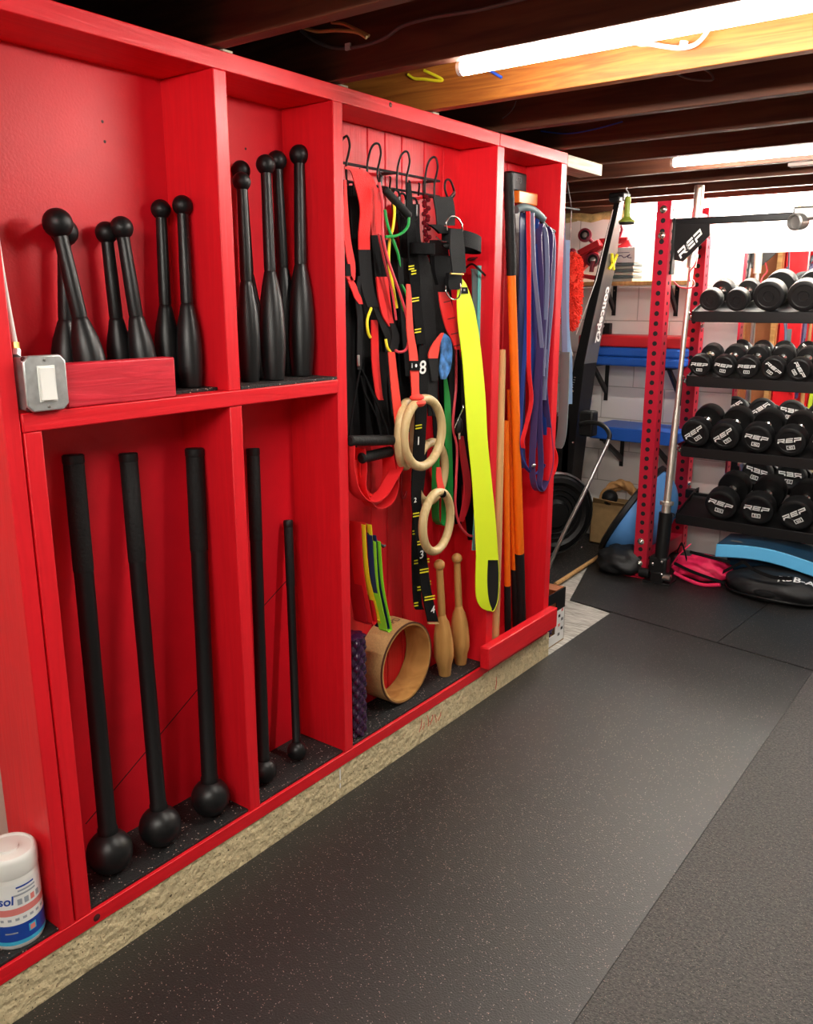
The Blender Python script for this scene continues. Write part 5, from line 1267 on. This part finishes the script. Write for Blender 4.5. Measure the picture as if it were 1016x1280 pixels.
def skin(a, b_):
    xw, yw = pl.x+a*.93-b_*.25, pl.y+a*.30+b_*.85; q = V(((xw-kc.x)/.255, (yw-kc.y)/.175, 0)); h = math.sqrt(max(.05, 1-q.x*q.x-q.y*q.y))
    qn = V((q.x, q.y, h)); k_ = kb(qn); return V((xw, yw, kc.z+h*.088*k_*1.06+.004))
put_text(mb, 'R3B-A', (0, 0, 0), (1, 0, 0), (0, 1, 0), .042, 1.2, .2, .02, 0, skin); obj('white_print', mb, t)
# blue foam board on top
t = thing('foam_board', 'light blue curved foam board with dark top above the bags', 'foam pad', (.65, 4.62, .15))
def fb_pt(s): # s 0..1 along length
    return V((.265+.90*s, 4.545+.02*math.sin(s*5), .192-.028*s+.016*math.sin(s*7.5-.4)))
L1 = [fb_pt(i/24)+V((0, -.012, -.030)) for i in range(25)]; L2 = [fb_pt(i/24)+V((0, .0, .042)) for i in range(25)]
L3 = [fb_pt(i/24)+V((.012, .21, .058)) for i in range(25)]; L4 = [fb_pt(i/24)+V((.012, .21, -.02)) for i in range(25)]
mb = MB(['foam_blue', 'foam_navy']); R_ = [[mb.bm.verts.new(q) for q in (a, b_, c_, d2)] for a, b_, c_, d2 in zip(L1, L2, L3, L4)]
for i in range(24):
    for j in range(4): mb.face([R_[i][j], R_[i][(j+1) % 4], R_[i+1][(j+1) % 4], R_[i+1][j]], 1 if j == 1 else 0)
mb.face(R_[0]); mb.face(R_[-1]); obj('board', mb, t, .006)
mb = MB('grey_print'); q = fb_pt(.1)+V((0, .05, .047)); mb.box(q+V((-.03, -.01, 0)), q+V((.03, .012, .001))); obj('tag', mb, t)
o = obj('foam_block', MB('foam_navy').box((.27, 4.74, .006), (1.05, 4.80, .165)), bevel=.01); tag(o, 'dark low foam block supporting the blue board', 'foam pad')

# wooden dowel, small product box at the cabinet's foot
a_, b_ = G(694, 732, .012), G(748, 697, .012)
o = obj('wooden_dowel', MB('stick_wood').cyl(a_+V((0, 0, .006)), b_+V((.0, 0, .006)), .012, n=12)); tag(o, 'pale wooden dowel lying on the floor between mat and carpet', 'dowel')
t = thing('product_box', 'open printed cardboard box with balls at the foot of the cabinet end', 'box', (-.14, 3.30, 0))
fx, by = -.03, 3.18
A_ = G(690, 815, 0); 
x0_, x1_, y0_, y1_ = -.27, -.035, 3.165, 3.36
ztb = P(713, 730, x1_).z
wv = [G(686, 818, 0), G(710, 800, 0)]
mb = MB(['card', 'white_print', 'black_satin'])
mb.box((x0_, y0_, -.004), (x1_, y1_, .002)); mb.box((x0_, y1_-.004, .0), (x1_, y1_, ztb)); mb.box((x0_, y0_, 0), (x0_+.004, y1_, ztb))
obj('carton', mb, t)
mb = MB(['white_print', 'black_satin', 'card_red'])
zz1 = ztb
ym = y0_+.11
mb.box((x1_-.004, y0_, 0), (x1_, ym, .045)); mb.box((x1_-.004, ym, 0), (x1_, y1_, zz1*.62)); mb.box((x1_-.004, ym, zz1*.62), (x1_, y1_, zz1), 1); mb.box((x1_-.004, y0_, zz1*.80), (x1_, ym, zz1), 1)
obj('window_panel', mb, t)
mb = MB('card_red'); mb.box((x0_, y0_+.12, ztb-.003), (x1_-.01, y1_, ztb)); obj('top_flap', mb, t)
mb = MB(['grey_print', 'black_satin', 'label_pink'])
for k in range(6): yq = ym+.02+.028*(k % 2)+.012; zq = .03+.022*k; mb.box((x1_, yq-.009, zq), (x1_+.0006, yq+.009, zq+.013), k % 3)
obj('printed_panel', mb, t)
t = thing('massage_ball', 'dark purple spiky massage ball inside the printed box', 'ball', (-.10, 3.24, .075))
mb = MB(['ball_purple', 'band_light']); c_ = V((-.105, 3.235, .075)); mb.ball(c_, .066, 28)
for i in range(150):
    z_ = 1-2*(i+.5)/150; a = i*2.39996; r_2 = math.sqrt(1-z_*z_); dd = V((r_2*math.cos(a), r_2*math.sin(a), z_)); mb.cyl(c_+dd*.064, c_+dd*.070, .0035, .002, 6, 1 if i % 3 == 0 else 0)
obj('spikes', mb, t)
o = obj('small_ball', MB(['band_red', 'band_light']).ball((-.10, 3.22, .172), .032, 20)); tag(o, 'small red ball above the purple one in the printed box', 'ball')

# open wooden frame fixed behind the cabinet end (shows in the mirror)
t = thing('wooden_rack', 'orange wood framed rack on the far end of the cabinet, seen in the mirror', 'rack', (-.29, 3.15, .3))
mb = MB('orange_wood')
for x_ in (-.44, -.20): mb.box((x_, 3.132, .3), (x_+.035, 3.21, 1.95))
for z_ in (.6, 1.05, 1.50, 1.88): mb.box((-.44, 3.132, z_), (-.165, 3.21, z_+.035))
obj('frame', mb, t, .002); bx('back', (-.44, 3.131, .3), (-.165, 3.136, 1.95), 'card_red', t)

# ------------------------------------------------------------------ CEILING CABLES AND CLIPS
def cable(name, pts, r, m, lab_, cat='cable'):
    o = obj(name, MB(m).sweep(smooth_pts(pts, 6), r, 8)); tag(o, lab_, cat); return o
cable('ceiling_cable', [Q(376, 38, 1.78), Q(395, 52, 1.785), Q(420, 60, 1.79), Q(450, 58, 1.79), Q(480, 48, 1.79), Q(502, 33, 1.79), Q(540, 22, 1.79), Q(600, 12, 1.79), Q(660, -3, 1.79)], .0045, 'cable_grey', 'grey cable clipped along the side of the dark second joist')
t = obj('cable_staple', MB('cable_white').box(Q(431, 63, 1.785), Q(437, 53, 1.785)+V((0, .006, 0)))); tag(t, 'small white staple holding the grey ceiling cable', 'staple')
cable('ceiling_cable', [Q(374, 33, 1.70), Q(395, 39, 1.68), Q(420, 38, 1.66), Q(445, 40, 1.66), Q(458, 47, 1.66)], .004, 'cable_tan', 'tan cable loop hanging beside the first joist')
cable('ceiling_cable', [Q(415, 28, 1.72), Q(430, 30, 1.7), Q(448, 38, 1.68), Q(461, 45, 1.68)], .004, 'cable_tan', 'second shorter tan cable loop beside the first joist')
cable('ceiling_cable', [Q(790, 50, 2.215), Q(800, 55, 2.21), Q(812, 55, 2.205), Q(830, 58, 2.20), Q(850, 60, 2.20), Q(868, 56, 2.20), Q(880, 45, 2.20), Q(886, 33, 2.205), Q(884, 20, 2.21)], .0055, 'cable_white', 'white cable looping on the face of the orange joist')
o = obj('cable_clip', MB('cable_white').lathe([(.010, 0), (.010, .016)], Q(853, 61, 2.20), (.2, 0, 1), 12)); tag(o, 'white clamp on the white cable of the orange joist', 'clip')
yh = Q(512, 92, 2.05)
cable('ceiling_hook', [Q(510, 93, 2.219), Q(517, 98, 2.219), Q(530, 99, 2.219), Q(546, 101, 2.219), Q(553, 100, 2.219), Q(545, 95, 2.219), Q(530, 88, 2.219)], .0042, 'yellow', 'yellow plastic hook under the ceiling beside the near tube', 'hook')
cable('cord_scrap', [Q(607, 86, 2.222), Q(615, 90, 2.216), Q(627, 97, 2.220)], .004, 'cord_blue', 'short blue cord end just below the near tube light', 'cord')
cable('ceiling_cable', [Q(846, 92, 2.62), Q(856, 97, 2.61), Q(872, 100, 2.61), Q(890, 100, 2.61), Q(888, 92, 2.62), Q(876, 84, 2.62)], .003, 'cable_grey', 'small grey wire loop on the joist behind the orange one')
cable('ceiling_cable', [Q(870, 134, 3.04), Q(910, 128, 3.04), Q(960, 122, 3.04), Q(1020, 100, 3.03)], .003, 'cable_grey', 'thin wire along the joist at the cabinet end')
cable('ceiling_cable', [Q(628, 148, 2.62), Q(636, 142, 2.62), Q(642, 134, 2.62), Q(645, 126, 2.62)], .002, 'cable_grey', 'tiny dangling wire on the fourth joist')
cable('ceiling_cable', [Q(676, 164, 3.04), Q(710, 167, 3.04), Q(745, 161, 3.04), Q(778, 152, 3.04)], .0025, 'cord_blue', 'thin dark blue wire on the fifth joist')
o = obj('light_clip', MB('white_plastic').box(Q(985, 204, 3.62), Q(1016, 208, 3.62)+V((0, .05, .008)))); tag(o, 'white mounting clip under the second tube light', 'clip')
for u, v, lab_ in ((283, 62, 'pale wood shim on the cabinet top under the first joist'), (429, 107, 'pale wood shim on the cabinet top under the second joist'), (544, 145, 'pale wood shim on the cabinet top under the orange joist')):
    p = P(u, v, -.006); o = obj('wood_shim', MB('pale_board').box((-.05, p.y-.014, 2.0401), (-.002, p.y+.014, 2.0448))); tag(o, lab_, 'shim', 'wood shims on the cabinet top')
